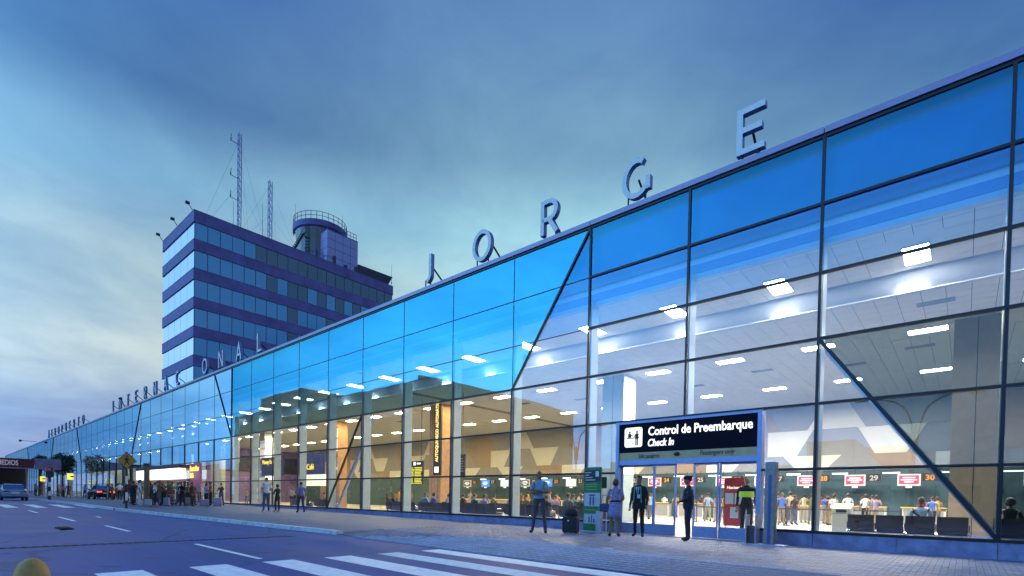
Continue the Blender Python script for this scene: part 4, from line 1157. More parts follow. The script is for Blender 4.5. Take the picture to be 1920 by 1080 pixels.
for i, (x, y, z, h_, lab) in enumerate([(-82.5, 30.4, 40.1, 4.4, 'thin whip aerial left of the tall lattice mast'), (-87.4, 36.7, 41.8, 7.0, 'thin whip aerial close beside the shorter lattice mast'), (-91, 43.9, 49.6, 3.6, 'thin whip aerial at the left edge of the round deck'),
                                    (-89.0, 52.0, 49.6, 4.2, 'thin whip aerial at the right edge of the round deck'), (-83.4, 60.4 - 1.2, 42.0, 3.6, 'thin whip aerial at the far right corner of the tower roof')]):
    t = thing('whip_aerial', lab, 'aerial', (x, y, z)); MB().tube((0, 0, -1.8), (0, 0, h_), .04, .02, n=5).build('rod', STRUT, t); MB().tube((0, 0, 0), (0, 0, .3), .09, n=6).build('base', STRUT, t)

# ------------------------------------------------------------------ across the street (seen mirrored in the glass)
OPPW = mat('opposite_plaster', (.15, .14, .12), .85, 0, .15, .3); OPPG = mat('opposite_window', (.03, .04, .06), .15)
LITW = mat('opposite_lit_window', (.3, .36, .45), .4, emit=(.45, .60, .85), estr=.55)
opp = thing('opposite_building', 'long dark flat roofed block across the street mirrored in the glass', 'building', (0, -25, 0))
for a, c, h_ in ((-152, -135.5, 22.4), (-135.45, -114, 25.6), (-113.95, -72, 21.7)):
    MB().box(a, c, -20, 0, -.3, h_).build('wall', OPPW, opp)
MB().prism_y([(-71.95, -.3), (-53, -.3), (-53, 16.6), (-61, 19.6), (-71.95, 22.6)], -20, 0).build('wall', OPPW, opp)
wm = MB().box(0, 3.0, 0, .05, 0, 1.5).mesh('window', OPPG); wlm = MB().box(0, 3.0, 0, .05, 0, .8).mesh('window', LITW)
for i in range(21):
    for z in (4, 8, 12, 16):
        lit = z == 16 and i in (6, 7, 8, 14, 15, 16)
        link('window', wlm if lit else wm, opp, (-148 + i * 4.4, .0, z))
t = thing('low_shop_row', 'low row of flat roofed shops across the street from the entrance', 'building', (0, -26, 0))
SHOPW = mat('shop_plaster', (.30, .23, .16), .85, 0, .2, .4)
for a, c, h_ in ((-34, -24, 6.2), (-23.9, -12, 4.6), (-11.9, -8, 7.4), (-7.9, -4, 6.6), (-3.9, 14, 4.9), (14.1, 40, 6.0), (-52, -34.1, 5.4)): MB().box(a, c, -10, 0, -.3, h_).build('wall', SHOPW, t)
for i in range(14): link('window', wm, t, (-50 + i * 6, .0, 1.6))
def street_lamp(x, y, h_, lab):
    t = thing('street_lamp', lab, 'street lamp', (x, y, 0), 0, 'double armed lamps across the street')
    MB().tube((0, 0, -.2), (0, 0, h_ - 2.2), .12, .09, n=8).build('pole', STRUT, t)
    for s in (-1, 1):
        b = MB(); pr = (0 + .12 * s, 0, h_ - 3.6)
        for k in range(1, 9):
            a = k / 8; p = (s * (.15 + 2.6 * a ** 2.2), 0, h_ - 3.6 + 3.4 * (1 - (1 - a) ** 2.2)); b.tube(pr, p, .06, n=6); pr = p
        b.build('arm', STRUT, t); MB().cbox(s * 3.1, 0, h_ - .35, .8, .3, .18).build('lamp_head', STRUT, t)
street_lamp(-2.7, -13, 9.0, 'double armed street lamp across the street opposite the right end of the glass')
street_lamp(-30.5, -13, 9.0, 'double armed street lamp across the street opposite the waiting benches')

# ------------------------------------------------------------------ left end of the street
MRED = mat('fascia_red', (.16, .012, .03), .5, 0, .1, 1)
t = thing('gate_canopy', 'low canopy with dark red fascia spelling MEDIOS across the far end of the road', 'canopy', (-100, 0, .25))
MB().box(-9, 0, -8, 10.42, 5.0, 5.18).build('roof_slab', mat('canopy_slab', (.10, .09, .14), .7), t)
MB().box(-.0, .22, -8, 10.42, 4.05, 5.32).build('fascia', MRED, t)
MB().box(.0, .26, -8, 10.46, 3.92, 4.046).build('fascia_trim', mat('trim_lilac', (.45, .38, .5), .5), t)
text('lettering', 'MEDIOS', .98, mat('fascia_letter', (.62, .52, .62), .5, emit=(.6, .5, .6), estr=.25), t, (.23, 6.6, 4.38), extrude=.02, facing='+X', sx=.62, bold=.02)
for y in (-6.5, 1.5, 10.1): MB().tube((-4.5, y, -.2), (-4.5, y, 5.0), .16, n=10).build('post', ALU, t)
MB().box(-9.2, -9.0, -8, 10.4, -.2, 5.0).build('rear_wall', mat('canopy_rear', (.06, .075, .10), .6), t)
b = MB()
for k in range(3): b.box(-4.6, -4.0, 8.2 + .25 * k, 8.35 + .25 * k, 4.75, 4.95)
b.build('canopy_lamp', mat('canopy_lamp_glow', (.9, .8, .5), .5, emit=(1, .72, .35), estr=6), t)
t = thing('billboard', 'pale lilac billboard with a round red and white emblem beside the red fascia', 'billboard', (-100.3, 10.5, .25))
BPK = mat('billboard_lilac', (.30, .26, .42), .6, 0, .3, .8)
MB().box(-.2, .1, .05, 2.9, 3.95, 5.5).build('panel', BPK, t)
b = MB(); b2 = MB(); b3 = MB()
for mb_, r_, x in ((b, .66, .16), (b2, .56, .20), (b3, .46, .24)):
    v = [(x, 1.58 + r_ * math.cos(R(k * 15)), 4.02 + r_ * math.sin(R(k * 15)) * .9) for k in range(24)]; w_ = [(.1, q[1], q[2]) for q in v]
    mb_.add(v + w_, [tuple(range(24))] + [(i, 24 + i, 24 + (i + 1) % 24, (i + 1) % 24) for i in range(24)])
b.build('emblem_rim', mat('emblem_red', (.35, .03, .06), .5), t); b2.build('emblem_disc', mat('emblem_white', (.55, .5, .6), .5), t); b3.build('emblem_core', MATS['emblem_red'], t)
text('lettering', 'KIS', .5, MATS['emblem_white'], t, (.25, 1.12, 3.86), extrude=.01, facing='+X', bold=.02, sx=.9)
for y in (.5, 2.5): MB().tube((0, y, -.3), (0, y, 4.0), .09, n=8).build('post', STRUT, t)
CY = mat('phone_sign_yellow', (.6, .5, .03), .5, emit=(1, .85, .08), estr=1.1)
for (x, w_, lab, px) in ((-105.4, 1.9, 'lit yellow C-shaped kiosk sign on a pale post near the billboard', 0), (-82.6, 1.5, 'lit yellow C-shaped kiosk sign nearest to the road sign', 1), (-125, 1.9, 'small lit yellow C-shaped kiosk sign farthest away under the red fascia', 2)):
    t = thing('kiosk_sign', lab, 'sign', (x, 12.0 if px < 2 else 11.0, .36), 0, 'lit yellow kiosk signs')
    b = MB(); b.box(-.2, .2, -w_ * .25, w_ * .12, 2.2, 2.95); b.build('board', CY, t)
    b = MB(); b.box(.2, .24, -.12, w_ * .12, 2.48, 2.66); b.build('notch', BLACK, t)
    MB().tube((0, 0, -.1), (0, 0, 2.2), .13, n=10).build('post', mat('kiosk_post', (.5, .45, .3), .6), t)
# lit entrance canopy farther along, with its purple sign
t = thing('lit_canopy', 'long glowing white canopy fascia over the far entrance', 'canopy', (0, 15.0, .36))
MB().box(-63.8, -50.6, -.6, -.02, 2.05, 2.95).build('light_box', mat('canopy_white_glow', (.9, .9, .9), .5, emit=(1, .93, .86), estr=2.2), t)
MB().box(-64, -50.3, -.6, .85, 2.96, 3.25).build('roof', mat('canopy_maroon', (.16, .05, .07), .6), t)
MB().box(-64, -50.3, .0, .85, 1.9, 2.045).build('soffit', mat('canopy_brown', (.22, .12, .08), .6), t)
for x in (-63.5, -57, -50.8): MB().tube((x, .4, -.2), (x, .4, 2.0), .09, n=8).build('post', STRUT, t)
t = thing('shop_sign', 'purple sign board with yellow lettering right of the glowing canopy', 'sign', (-49.2, 15.35, .36))
MB().box(-1.3, 1.35, -.12, .0, 1.55, 3.35).build('board', mat('sign_purple', (.30, .06, .16), .5, emit=(.3, .05, .14), estr=.35), t)
b = MB()
YT = mat('sign_yellow_strong', (.7, .55, .05), .5, emit=(1, .78, .06), estr=1.5)
text('lettering', 'RestoBar', .62, YT, t, (-1.15, -.135, 2.72), extrude=.01, sx=.95, bold=.012); text('lettering', 'Café', .55, YT, t, (-1.15, -.135, 2.15), extrude=.01, sx=.85, bold=.012)
MB().box(-1.3, 1.35, -.118, -.0, .95, 1.5).build('lower_board', mat('sign_pink', (.5, .18, .25), .5), t)
for x in (-1.2, 1.2): MB().box(x - .05, x + .05, -.1, .0, -.3, .95).build('leg', STRUT, t)
t = thing('shop_sign', 'dark blue shop sign with yellow text inside the hall behind the thick mullion', 'sign', (-47.5, 21, 0))
MB().box(-2.2, 2.2, 0, .1, 2.9, 4.6).build('board', mat('shop_navy', (.02, .03, .12), .5), t)
text('lettering', 'Money Exchange', .55, YT, t, (-2.0, -.012, 4.0), extrude=.01, sx=.9)
t = thing('shop_sign', 'navy shop sign with short yellow text above a cream counter in the hall', 'sign', (-42, 22, 0))
MB().box(-2.4, 2.0, 0, .1, 3.0, 4.8).build('board', MATS['shop_navy'], t); text('lettering', 'Café', .7, YT, t, (-1.0, -.012, 3.4), extrude=.01)
MB().box(-2.4, 2.0, 0, .2, 2.0, 2.95).build('lit_band', mat('cream_glow', (.8, .8, .6), .5, emit=(1, .98, .72), estr=.9), t)
t = thing('shop_partition', 'orange wood clad partition at the foot of the poster column', 'partition', (-41.8, 23.3, .05)); MB().box(-1.2, 2.0, 0, .12, 0, 3.0).build('panel', WOOD, t, bevel=.01); MB().box(-1.2, 2.0, -.012, 0, 0, .14).build('skirting', ALU, t)
for i, (x, z, h_, w_) in enumerate([(-75, 3.0, 4.2, 1.2), (-69, 3.0, 4.0, .8), (-82, 2.6, 3.2, .8), (-90, 2.8, 3.8, .9), (-56, 4.4, 3.2, 1.3)]):
    t = thing('light_box', f'glowing white upright panel in the far hall, {ordinal(i)} of its scatter', 'light panel', (x, 21, 0), 0, 'lit panels in the far hall'); MB().box(-w_ / 2, w_ / 2, 0, .1, z, z + h_ * .7).build('diffuser', mat('far_panel_glow', (.9, .9, .85), .5, emit=(1, .95, .85), estr=2.2), t); MB().box(-w_ / 2 - .05, w_ / 2 + .05, .1, .16, z - .05, z + h_ * .7 + .05).build('frame', STEELW, t)
# pedestrian sign
t = thing('pedestrian_sign', 'yellow diamond pedestrian crossing sign on a black and white banded post', 'road sign', (-34.33, 7.31, zs(-34.3)))
yl = mat('sign_yellow_paint', (.42, .22, .02), .5, 0, .06, 6)
hd = .50
zc_ = 2.60
def dia(mb_, r_, x0, x1, ry):
    v = [(x1, -ry, zc_), (x1, 0, zc_ - r_), (x1, ry, zc_), (x1, 0, zc_ + r_)]; w_ = [(x0, q[1], q[2]) for q in v]
    mb_.add(v + w_, [(0, 1, 2, 3), (7, 6, 5, 4)] + [(i, 4 + i, 4 + (i + 1) % 4, (i + 1) % 4) for i in range(4)])
b = MB(); dia(b, .46, .03, .05, .46); b.build('border', BLACK, t); b = MB(); dia(b, .42, .049, .056, .42); b.build('plate', yl, t)
b = MB(); P_ = .0565
def seg(p, q, w_):
    d = Vector((q[0] - p[0], q[1] - p[1])); d.normalize(); nn = Vector((-d.y, d.x)) * w_ / 2
    v = [(p[0] + nn.x, p[1] + nn.y), (p[0] - nn.x, p[1] - nn.y), (q[0] - nn.x, q[1] - nn.y), (q[0] + nn.x, q[1] + nn.y)]
    b.add([(P_ + .004, y, zc_ + z) for y, z in v] + [(P_ - .002, y, zc_ + z) for y, z in v], [(0, 1, 2, 3), (0, 4, 5, 1), (1, 5, 6, 2), (2, 6, 7, 3), (3, 7, 4, 0)])
seg((.0, .16), (-.02, -.02), .10); seg((-.02, -.02), (-.12, -.24), .06); seg((-.0, -.02), (.10, -.22), .06); seg((.02, .13), (.14, .0), .045); seg((-.02, .13), (-.14, .04), .045); seg((.0, .20), (.0, .28), .08)
b.build('walking_figure', BLACK, t)
for k in range(7):
    MB().tube((0, 0, k * .44 - (.1 if k == 0 else 0)), (0, 0, (k + 1) * .44), .055, n=10).build('post_band', BLACK if k % 2 == 0 else STEELW, t)
t = thing('banded_post', 'black and white banded kerb post beyond the pedestrian sign', 'post', (-59.5, 7.2, .36))
for k in range(5): MB().tube((0, 0, k * .4 - .05), (0, 0, (k + 1) * .4 - .05), .10, n=8).build('post_band', BLACK if k % 2 == 0 else STEELW, t)
MB().cbox(0, 0, 1.95, .12, .5, .5).build('plate', STRUT, t)
t = thing('utility_pole', 'brown round pole right behind the pedestrian sign', 'pole', (-40.0, 9.6, .3)); MB().tube((0, 0, -.2), (0, 0, 2.6), .17, .16, n=14).build('shaft', mat('pole_brown', (.20, .12, .08), .8, 0, .3, 4), t); MB().tube((0, 0, 2.6), (0, 0, 2.75), .19, n=14).build('collar', STRUT, t)
# clipped tree against the glass
def tree(x, y, z, h_, r_, lab, n=1500):
    t = thing('street_tree', lab, 'tree', (x, y, z)); rr = random.Random(int(x * 7))
    tr_ = MB(); tr_.tube((0, 0, -.2), (.05, .02, h_ * .62), .16, .10, n=8)
    lim = []
    for k in range(7):
        a = k * .9; p = (r_ * .6 * math.cos(a), r_ * .6 * math.sin(a), h_ * (.62 + .05 * k)); tr_.tube((.03, .01, h_ * (.42 + .02 * k)), p, .06, .025, n=5); lim.append(p)
    tr_.build('trunk', mat('bark', (.06, .045, .035), .9), t)
    b = MB()
    for k in range(n):
        u = rr.uniform(-1, 1); a = rr.uniform(0, 6.283); q = rr.uniform(.45, 1) ** .5 * (1 + .22 * math.sin(a * 3 + u * 4)); s_ = math.sqrt(1 - u * u)
        c = Vector((r_ * q * s_ * math.cos(a), r_ * q * s_ * math.sin(a), h_ * .75 + r_ * .95 * q * u))
        d1 = Vector((rr.gauss(0, 1), rr.gauss(0, 1), rr.gauss(0, 1))).normalized() * .16; d2 = d1.orthogonal().normalized() * .09
        b.add([c - d1, c + d2, c + d1, c - d2], [(0, 1, 2, 3)])
    b.build('crown', mat('leaf_dark', (.035, .055, .03), .7, 0, .5, 1.2), t)
tree(-103, 13.9, .36, 6.6, 1.55, 'dark clipped street tree against the glass beyond the billboard')
tree(-126, 14.0, .36, 8.2, 1.0, 'small dark tree top showing above the red fascia', 700)
# bollard
t = thing('bollard', 'ochre domed bollard at the near edge of the road', 'bollard', (-4.12, .42, zr(-4)))
YB_ = mat('bollard_ochre', (.60, .32, .08), .6, 0, .3, 9, bump=.2)
b = MB(); b.loft([(-.1, .085, .085, 0), (.70, .085, .085, 0), (.76, .083, .083, 0), (.80, .074, .074, 0), (.835, .056, .056, 0), (.855, .03, .03, 0), (.86, .008, .008, 0)], 24)
b.build('body', YB_, t, smooth=True); b = MB(); b.loft([(.40, .087, .087, 0), (.52, .087, .087, 0)], 24); b.build('black_band', BLACK, t, smooth=True)

# ------------------------------------------------------------------ cars
def car(x, y, z, rz, colm, lab, brake=False):
    t = thing('parked_car', lab, 'car', (x, y, z), rz, 'cars on the road at the far end')
    # local: front towards +Y, length 4.4, width 1.74
    sec = [(-2.2, .70, .45, .62), (-2.12, .80, .28, .92), (-1.6, .86, .22, 1.0), (-.4, .87, .2, .98), (.9, .87, .2, .95), (1.7, .85, .22, .86), (2.1, .78, .28, .72), (2.2, .66, .38, .6)]
    b = MB(); n = 10
    for (yy, hw, z0, z1) in sec:
        pr = [(-hw * .92, z0), (-hw, z0 + .12), (-hw, z1 - .22), (-hw * .93, z1 - .04), (-hw * .8, z1), (hw * .8, z1), (hw * .93, z1 - .04), (hw, z1 - .22), (hw, z0 + .12), (hw * .92, z0)]
        b.v += [(q[0], yy, q[1]) for q in pr]
    for k in range(len(sec) - 1):
        for i in range(n):
            j = (i + 1) % n; b.f.append((k * n + i, (k + 1) * n + i, (k + 1) * n + j, k * n + j)); b.m.append(0)
    b.f.append(tuple(range(n))); b.m.append(0); e = (len(sec) - 1) * n; b.f.append(tuple(e + i for i in reversed(range(n)))); b.m.append(0)
    b.build('body', colm, t, smooth=False)
    c = MB(); cs = [(-1.75, .66, .97), (-1.15, .60, 1.40), (.1, .60, 1.43), (.95, .70, .96)]
    for (yy, hw, z1) in cs: c.v += [(-hw - (1.43 - z1) * .15, yy, .96), (-hw, yy, z1), (hw, yy, z1), (hw + (1.43 - z1) * .15, yy, .96)]
    for k in range(3):
        for i in range(3): c.f.append((k * 4 + i, k * 4 + i + 1, (k + 1) * 4 + i + 1, (k + 1) * 4 + i)); c.m.append(1 if (i == 1 and k == 1) else 0)
    c.build('greenhouse', [mat('car_window', (.10, .16, .30), .08, .5), colm], t)
    for sx in (-1, 1):
        for yy in (-1.35, 1.4):
            w_ = MB(); w_.tube((sx * .70, yy, .31), (sx * .88, yy, .31), .31, n=18); wh = w_.build('wheel', BLACK, t); w2 = MB(); w2.tube((sx * .87, yy, .31), (sx * .89, yy, .31), .19, n=12); w2.build('rim', ALU, wh)
        tl_ = MB(); tl_.box(sx * .52 - .2, sx * .52 + .2, -2.17, -2.1, .66, .84); tl_.build('tail_light', mat('tail_on', (.5, .02, .02), .4, emit=(1, .08, .04), estr=3) if brake else mat('tail_off', (.22, .02, .03), .3), t)
        m_ = MB(); m_.box(sx * .88 - .08, sx * .88 + .08, .6, .75, .92, 1.04); m_.build('mirror', colm, t)
    MB().box(-.8, .8, -2.24, -2.1, .36, .54).build('bumper', colm, t, bevel=.02); MB().box(-.26, .26, -2.26, -2.24, .58, .70).build('number_plate', STEELW, t)
CARM = mat('car_blue_grey', (.24, .28, .40), .25, .4); CARD = mat('car_black', (.015, .016, .03), .25, .3)
car(-63.6, 5.2, zr(-63), R(90), CARM, 'blue grey saloon car seen from behind at the far left of the road')
car(-78.0, 5.6, zr(-78), R(90), CARD, 'black car farther along the road ahead of the blue grey saloon')
car(-68.0, 12.3, zs(-68), R(90), CARD, 'dark car with glowing red tail lights close to the far entrance', True)

# ------------------------------------------------------------------ people
SKIN = [mat('skin_brown', (.26, .13, .075), .55), mat('skin_tan', (.36, .20, .125), .55), mat('skin_deep', (.16, .08, .05), .55)]
HAIRM = mat('hair_black', (.012, .010, .010), .5); EYE = mat('eye_dark', (.01, .008, .008), .3); LIP = mat('lip', (.22, .07, .06), .5)
HAIRG = mat('hair_brown', (.06, .03, .018), .5)
_cl = {}
def cloth(col, nz=.18):
    k = tuple(round(c, 3) for c in col)
    if k not in _cl: _cl[k] = mat('cloth_%d' % len(_cl), col, .85, 0, nz, 14)
    return _cl[k]
def skeleton(arms='down', legs='stand', lean=0.0, female=False):
    J = {}; B = []
    sh = .165 if female else .185; hp = .092
    def add(n, p, r, par, tagn): J[n] = (Vector(p), r); (B.append((par, n, tagn)) if par else None)
    add('pelvis', (0, 0, .94), .128, None, 'leg')
    add('waist', (0, -.005 - lean * .3, 1.08), .118 if not female else .105, 'pelvis', 'torso'); add('chest', (0, -.01 - lean * .8, 1.26), .138 if not female else .122, 'waist', 'torso')
    add('upper', (0, .0 - lean, 1.39), .105, 'chest', 'torso'); add('neck', (0, .0 - lean * 1.1, 1.475), .056, 'upper', 'neck'); add('head', (0, -.015 - lean * 1.2, 1.56), .05, 'neck', 'neck')
    A = {'down': [(.235, .03, 1.13), (.25, -.05, .90), (.25, -.08, .82)], 'front': [(.245, -.02, 1.15), (.11, -.23, 1.06), (.05, -.27, 1.04)],
         'behind': [(.26, .05, 1.15), (.10, .18, 1.0), (.03, .19, .97)], 'hold': [(.22, -.10, 1.14), (.15, -.32, 1.10), (.13, -.40, 1.12)], 'hip': [(.31, .05, 1.15), (.19, -.06, 1.0), (.14, -.09, 1.0)],
         'lap': [(.23, -.04, 1.14), (.14, -.26, 1.0), (.10, -.34, .99)], 'phone': [(.22, -.08, 1.17), (.13, -.20, 1.40), (.10, -.13, 1.50)]}
    for s, sd in ((1, 'L'), (-1, 'R')):
        a = arms[0] if sd == 'L' and isinstance(arms, tuple) else arms[1] if isinstance(arms, tuple) else arms
        if a == 'crossed':
            pts = [(.255, -.05, 1.15), (.02, -.235, 1.175), (-.09, -.235, 1.20)] if sd == 'L' else [(.255, -.05, 1.14), (.03, -.215, 1.115), (-.08, -.225, 1.13)]
        else: pts = A[a]
        L = lean
        add('sh' + sd, (s * sh, .0 - L, 1.40), .066 if not female else .055, 'upper', 'uparm')
        add('el' + sd, (s * pts[0][0], pts[0][1] - L * .6, pts[0][2]), .046, 'sh' + sd, 'uparm')
        add('wr' + sd, (s * pts[1][0], pts[1][1] - L * .4, pts[1][2]), .032, 'el' + sd, 'fore'); add('ha' + sd, (s * pts[2][0], pts[2][1] - L * .4, pts[2][2]), .036, 'wr' + sd, 'hand')
        G = {'stand': [(.10, -.015, .51), (.105, .015, .09), (.125, -.15, .04)], 'apart': [(.14, -.015, .51), (.19, .015, .09), (.23, -.14, .04)], 'seat': [(.12, -.46, .96), (.12, -.48, .54), (.13, -.63, .49)]}
        if legs == 'walk': g = [(.09, -.14, .53), (.09, -.22, .10), (.10, -.38, .05)] if s > 0 else [(.09, .03, .51), (.09, .27, .17), (.10, .15, .06)]
        else:
            g = G[legs]
            if legs == 'stand' and s > 0: g = [(.115, -.06, .525), (.135, -.02, .09), (.18, -.18, .04)]   # weight on one leg
        add('hi' + sd, (s * hp, 0, .90), .098, 'pelvis', 'leg'); add('kn' + sd, (s * g[0][0], g[0][1], g[0][2]), .066, 'hi' + sd, 'leg')
        add('an' + sd, (s * g[1][0], g[1][1], g[1][2]), .046, 'kn' + sd, 'shin'); add('to' + sd, (s * g[2][0], g[2][1], g[2][2]), .050, 'an' + sd, 'foot')
    return J, B
def hash_(t): return sum((i + 1) * ord(c) for i, c in enumerate(t)) % 997
def person_mesh(name, arms='down', legs='stand', lean=0.0, female=False, short=True, skirt=False, detail=1, look=0.0, nod=0.0):
    """slots: 0 skin 1 shirt 2 trousers 3 shoes 4 eyes 5 lips"""
    J, B = skeleton(arms, legs, lean, female)
    names = list(J); me = bpy.data.meshes.new(name + '_skel')
    me.from_pydata([J[n][0] for n in names], [(names.index(a), names.index(b)) for a, b, _ in B], [])
    o = bpy.data.objects.new('tmp', me); COL.objects.link(o)
    sk = o.modifiers.new('skin', 'SKIN'); sk.branch_smoothing = .4
    for i, n in enumerate(names):
        me.skin_vertices[0].data[i].radius = (J[n][1], J[n][1]); me.skin_vertices[0].data[i].use_root = (n == 'pelvis')
    ss = o.modifiers.new('sub', 'SUBSURF'); ss.levels = detail
    dg = bpy.context.evaluated_depsgraph_get(); dg.update()
    m = bpy.data.meshes.new_from_object(o.evaluated_get(dg)); bpy.data.objects.remove(o); bpy.data.meshes.remove(me)
    V = [v.co.copy() for v in m.vertices]; F = [tuple(p.vertices) for p in m.polygons]; bpy.data.meshes.remove(m)
    segs = [(J[a][0], J[b][0], J[a][1], J[b][1], t) for a, b, t in B]
    def near(p):
        best = None
        for a, b, ra, rb, t in segs:
            d = b - a; u = max(0, min(1, (p - a).dot(d) / max(d.length_squared, 1e-9))); r = ra + (rb - ra) * u; q = (p - a - d * u).length / max(r, .02)
            if best is None or q < best[0]: best = (q, t, u)
        return best
    mi = []
    for f in F:
        c = Vector((0, 0, 0))
        for i in f: c += V[i]
        c /= len(f); q, t, u = near(c)
        if t == 'torso': k = 1 if c.z > .965 or legs == 'seat' and c.z > 1.0 else 2
        elif t == 'uparm': k = 1 if (not short or u < .72) else 0
        elif t == 'fore': k = 0 if short else 1
        elif t in ('hand', 'neck'): k = 0 if not (t == 'neck' and u < .25 and c.z < 1.42) else 1
        elif t == 'leg': k = 2 if not skirt else (0 if c.z < .6 else 2)
        elif t == 'shin': k = (2 if not skirt else 0)
        else: k = 3
        if legs != 'seat' and c.z < .075: k = 3
        if t == 'shin' and legs == 'seat' and c.z < .56: k = 3
        mi.append(k)
    for v in V:   # flatten the trunk front to back, widen it
        q, t, u = near(v)
        if t == 'torso' or (t == 'leg' and legs != 'seat' and v.z > .86): v.x *= 1.18; v.y = v.y * .86
    if detail > 1:    # cloth folds
        from mathutils import noise as mn
        cl_ = set(i for f, k in zip(F, mi) if k in (1, 2) for i in f); seed = Vector((hash_(name + str(arms) + str(lean) + str(look)), 0, 0))
        for i in cl_:
            v = V[i]; q = Vector((v.x * 9, v.y * 9, v.z * 13 + v.x * 5)) + seed
            d = mn.noise(q) * .013 + mn.noise(q * 2.3) * .006; r_ = Vector((v.x, v.y, 0))
            V[i] = v + (r_.normalized() if r_.length > 1e-4 else Vector((0, 0, 0))) * d
    mb = MB(); mb.v = [tuple(v) for v in V]; mb.f = F; mb.m = mi
    # head
    hc = J['head'][0] + Vector((0, -.012, .058)); hb = MB(); nu, nv = 18, 14
    for k in range(nv + 1):
        ph = math.pi * k / nv - math.pi / 2; cr2 = max(math.cos(ph), .02); z = math.sin(ph)
        for i in range(nu):
            a = 2 * math.pi * i / nu; x = .074 * cr2 * math.cos(a); yv = .094 * cr2 * math.sin(a); zz = .118 * z
            if z < 0: x *= 1 + z * .28; yv = yv * (1 + z * .12) - (.012 * -z)
            fr = -math.sin(a)          # 1 at face
            if fr > .93 and -.28 < z < .12: yv -= .022 * (1 - abs(z + .12) * 2.2) * (fr - .9) * 10
            if .7 < fr < .98 and .02 < z < .25: yv += .008
            hb.v.append((x, yv, zz))
    for k in range(nv):
        for i in range(nu):
            j = (i + 1) % nu; hb.f.append((k * nu + i, k * nu + j, (k + 1) * nu + j, (k + 1) * nu + i)); hb.m.append(0)
    for s in (-1, 1):
        hb.ball((s * .030, -.083, .012), .011, .006, .006, 6, 4, 4); hb.ball((s * .076, .008, -.005), .010, .018, .028, 6, 5, 0)
        hb.box(s * .031 - .015, s * .031 + .015, -.092, -.084, .030, .036, 4)
    hb.box(-.022, .022, -.094, -.080, -.058, -.049, 5)
    rot = Matrix.Rotation(look, 3, 'Z') @ Matrix.Rotation(nod, 3, 'X')
    hb.v = [tuple(hc + rot @ Vector(v)) for v in hb.v]; b0 = len(mb.v); mb.v += hb.v; mb.f += [tuple(i + b0 for i in f) for f in hb.f]; mb.m += hb.m
    # fingers: four unequal bent ones and a thumb from the side of the palm
    if detail > 1:
        for s, sd in ((1, 'L'), (-1, 'R')):
            w0, h0 = J['wr' + sd][0], J['ha' + sd][0]; d = (h0 - w0).normalized(); side = d.cross(Vector((0, 1, 0)) if abs(d.y) < .7 else Vector((0, 0, 1))).normalized(); pn = side.cross(d).normalized()
            if pn.y > 0 and abs(d.z) > .7: pass
            for k, (off, ln) in enumerate(((-.026, .062), (-.009, .072), (.009, .068), (.025, .052))):
                p0 = h0 + side * off + d * .018; p1 = p0 + d * ln * .55; p2 = p1 + (d * .7 + pn * .6 * (1 if s > 0 else 1)).normalized() * ln * .5
                mb.tube(p0, p1, .0105, .0095, 6, 0); mb.tube(p1, p2, .0095, .0075, 6, 0)
            p0 = h0 + side * .024 - d * .015; p1 = p0 + (side * .8 + d * .6).normalized() * .032; mb.tube(p0, p1, .012, .010, 6, 0); mb.tube(p1, p1 + d * .028, .010, .008, 6, 0)
    if legs == 'seat':      # hip height 0.94 -> 0.50 above the floor
        mb.v = [(v[0], v[1], v[2] - .44) for v in mb.v]; hc = hc - Vector((0, 0, .44))
    return mb, hc, rot, J
def hair_mb(hc, rot, style='short'):
    h = MB(); nu, nv = 16, 8
    lim = {'short': -.12, 'long': -.65, 'bun': -.25}[style]
    rings = []
    for k in range(nv + 1):
        z = 1 - (1 - lim) * k / nv; z = min(z, .995); c = math.sqrt(max(0, 1 - z * z))
        for i in range(nu):
            a = 2 * math.pi * i / nu; fr = -math.sin(a)
            zz = z
            if fr > .3: zz = max(z, .42 + .25 * (fr - .3))        # fringe line
            elif fr > -.15 and style == 'short': zz = max(z, .02)
            c2 = math.sqrt(max(0, 1 - zz * zz)); g_ = 1.12 if style == 'short' else 1.22 + (.10 if zz < 0 else 0)
            h.v.append(tuple(hc + rot @ Vector((.074 * c2 * math.cos(a) * g_, .094 * c2 * math.sin(a) * g_ + .004, .118 * zz * 1.09 + .004))))
    for k in range(nv):
        for i in range(nu):
            j = (i + 1) % nu; h.f.append((k * nu + i, (k + 1) * nu + i, (k + 1) * nu + j, k * nu + j)); h.m.append(0)
    h.f.append(tuple(range(nu))); h.m.append(0)
    return h
def person(label, x, y, rz, h, shirt, trouser, skin=0, hair='short', shoes=(.02, .02, .02), group=None, hm=None, z=None, **kw):
    mb, hc, rot, J = person_mesh('person', detail=2, **kw)
    t = thing('person', label, 'person', (x, y, zs(x) if z is None else z), rz, group)
    s = h / 1.72; t.scale = (s * (.96 if h > 1.8 else 1), s, s)
    link('body', mb.mesh('body', [SKIN[skin], cloth(shirt), cloth(trouser), cloth(shoes), EYE, LIP], True), t)
    hair_mb(hc, rot, hair).build('hair', hm or HAIRM, t, smooth=True)
    return t, hc, rot
D180 = math.pi
# local figures face -Y (towards the road) at rz = 0
t, hc, ro = person('man in a light blue polo with folded arms and brown trousers left of the banner', -10.45, 13.33, R(28), 2.02, (.17, .30, .42), (.075, .06, .075), 2, arms='crossed', legs='apart', look=R(12))
b = MB().loft([(.935, .172, .122, 0), (.965, .172, .122, 0)], 18); b.build('belt', BLACK, t)
MB().loft([(1.43, .085, .075, .005), (1.475, .07, .066, .0), (1.485, .078, .074, .0)], 14, 0, False).build('collar', cloth((.2, .34, .46)), t)
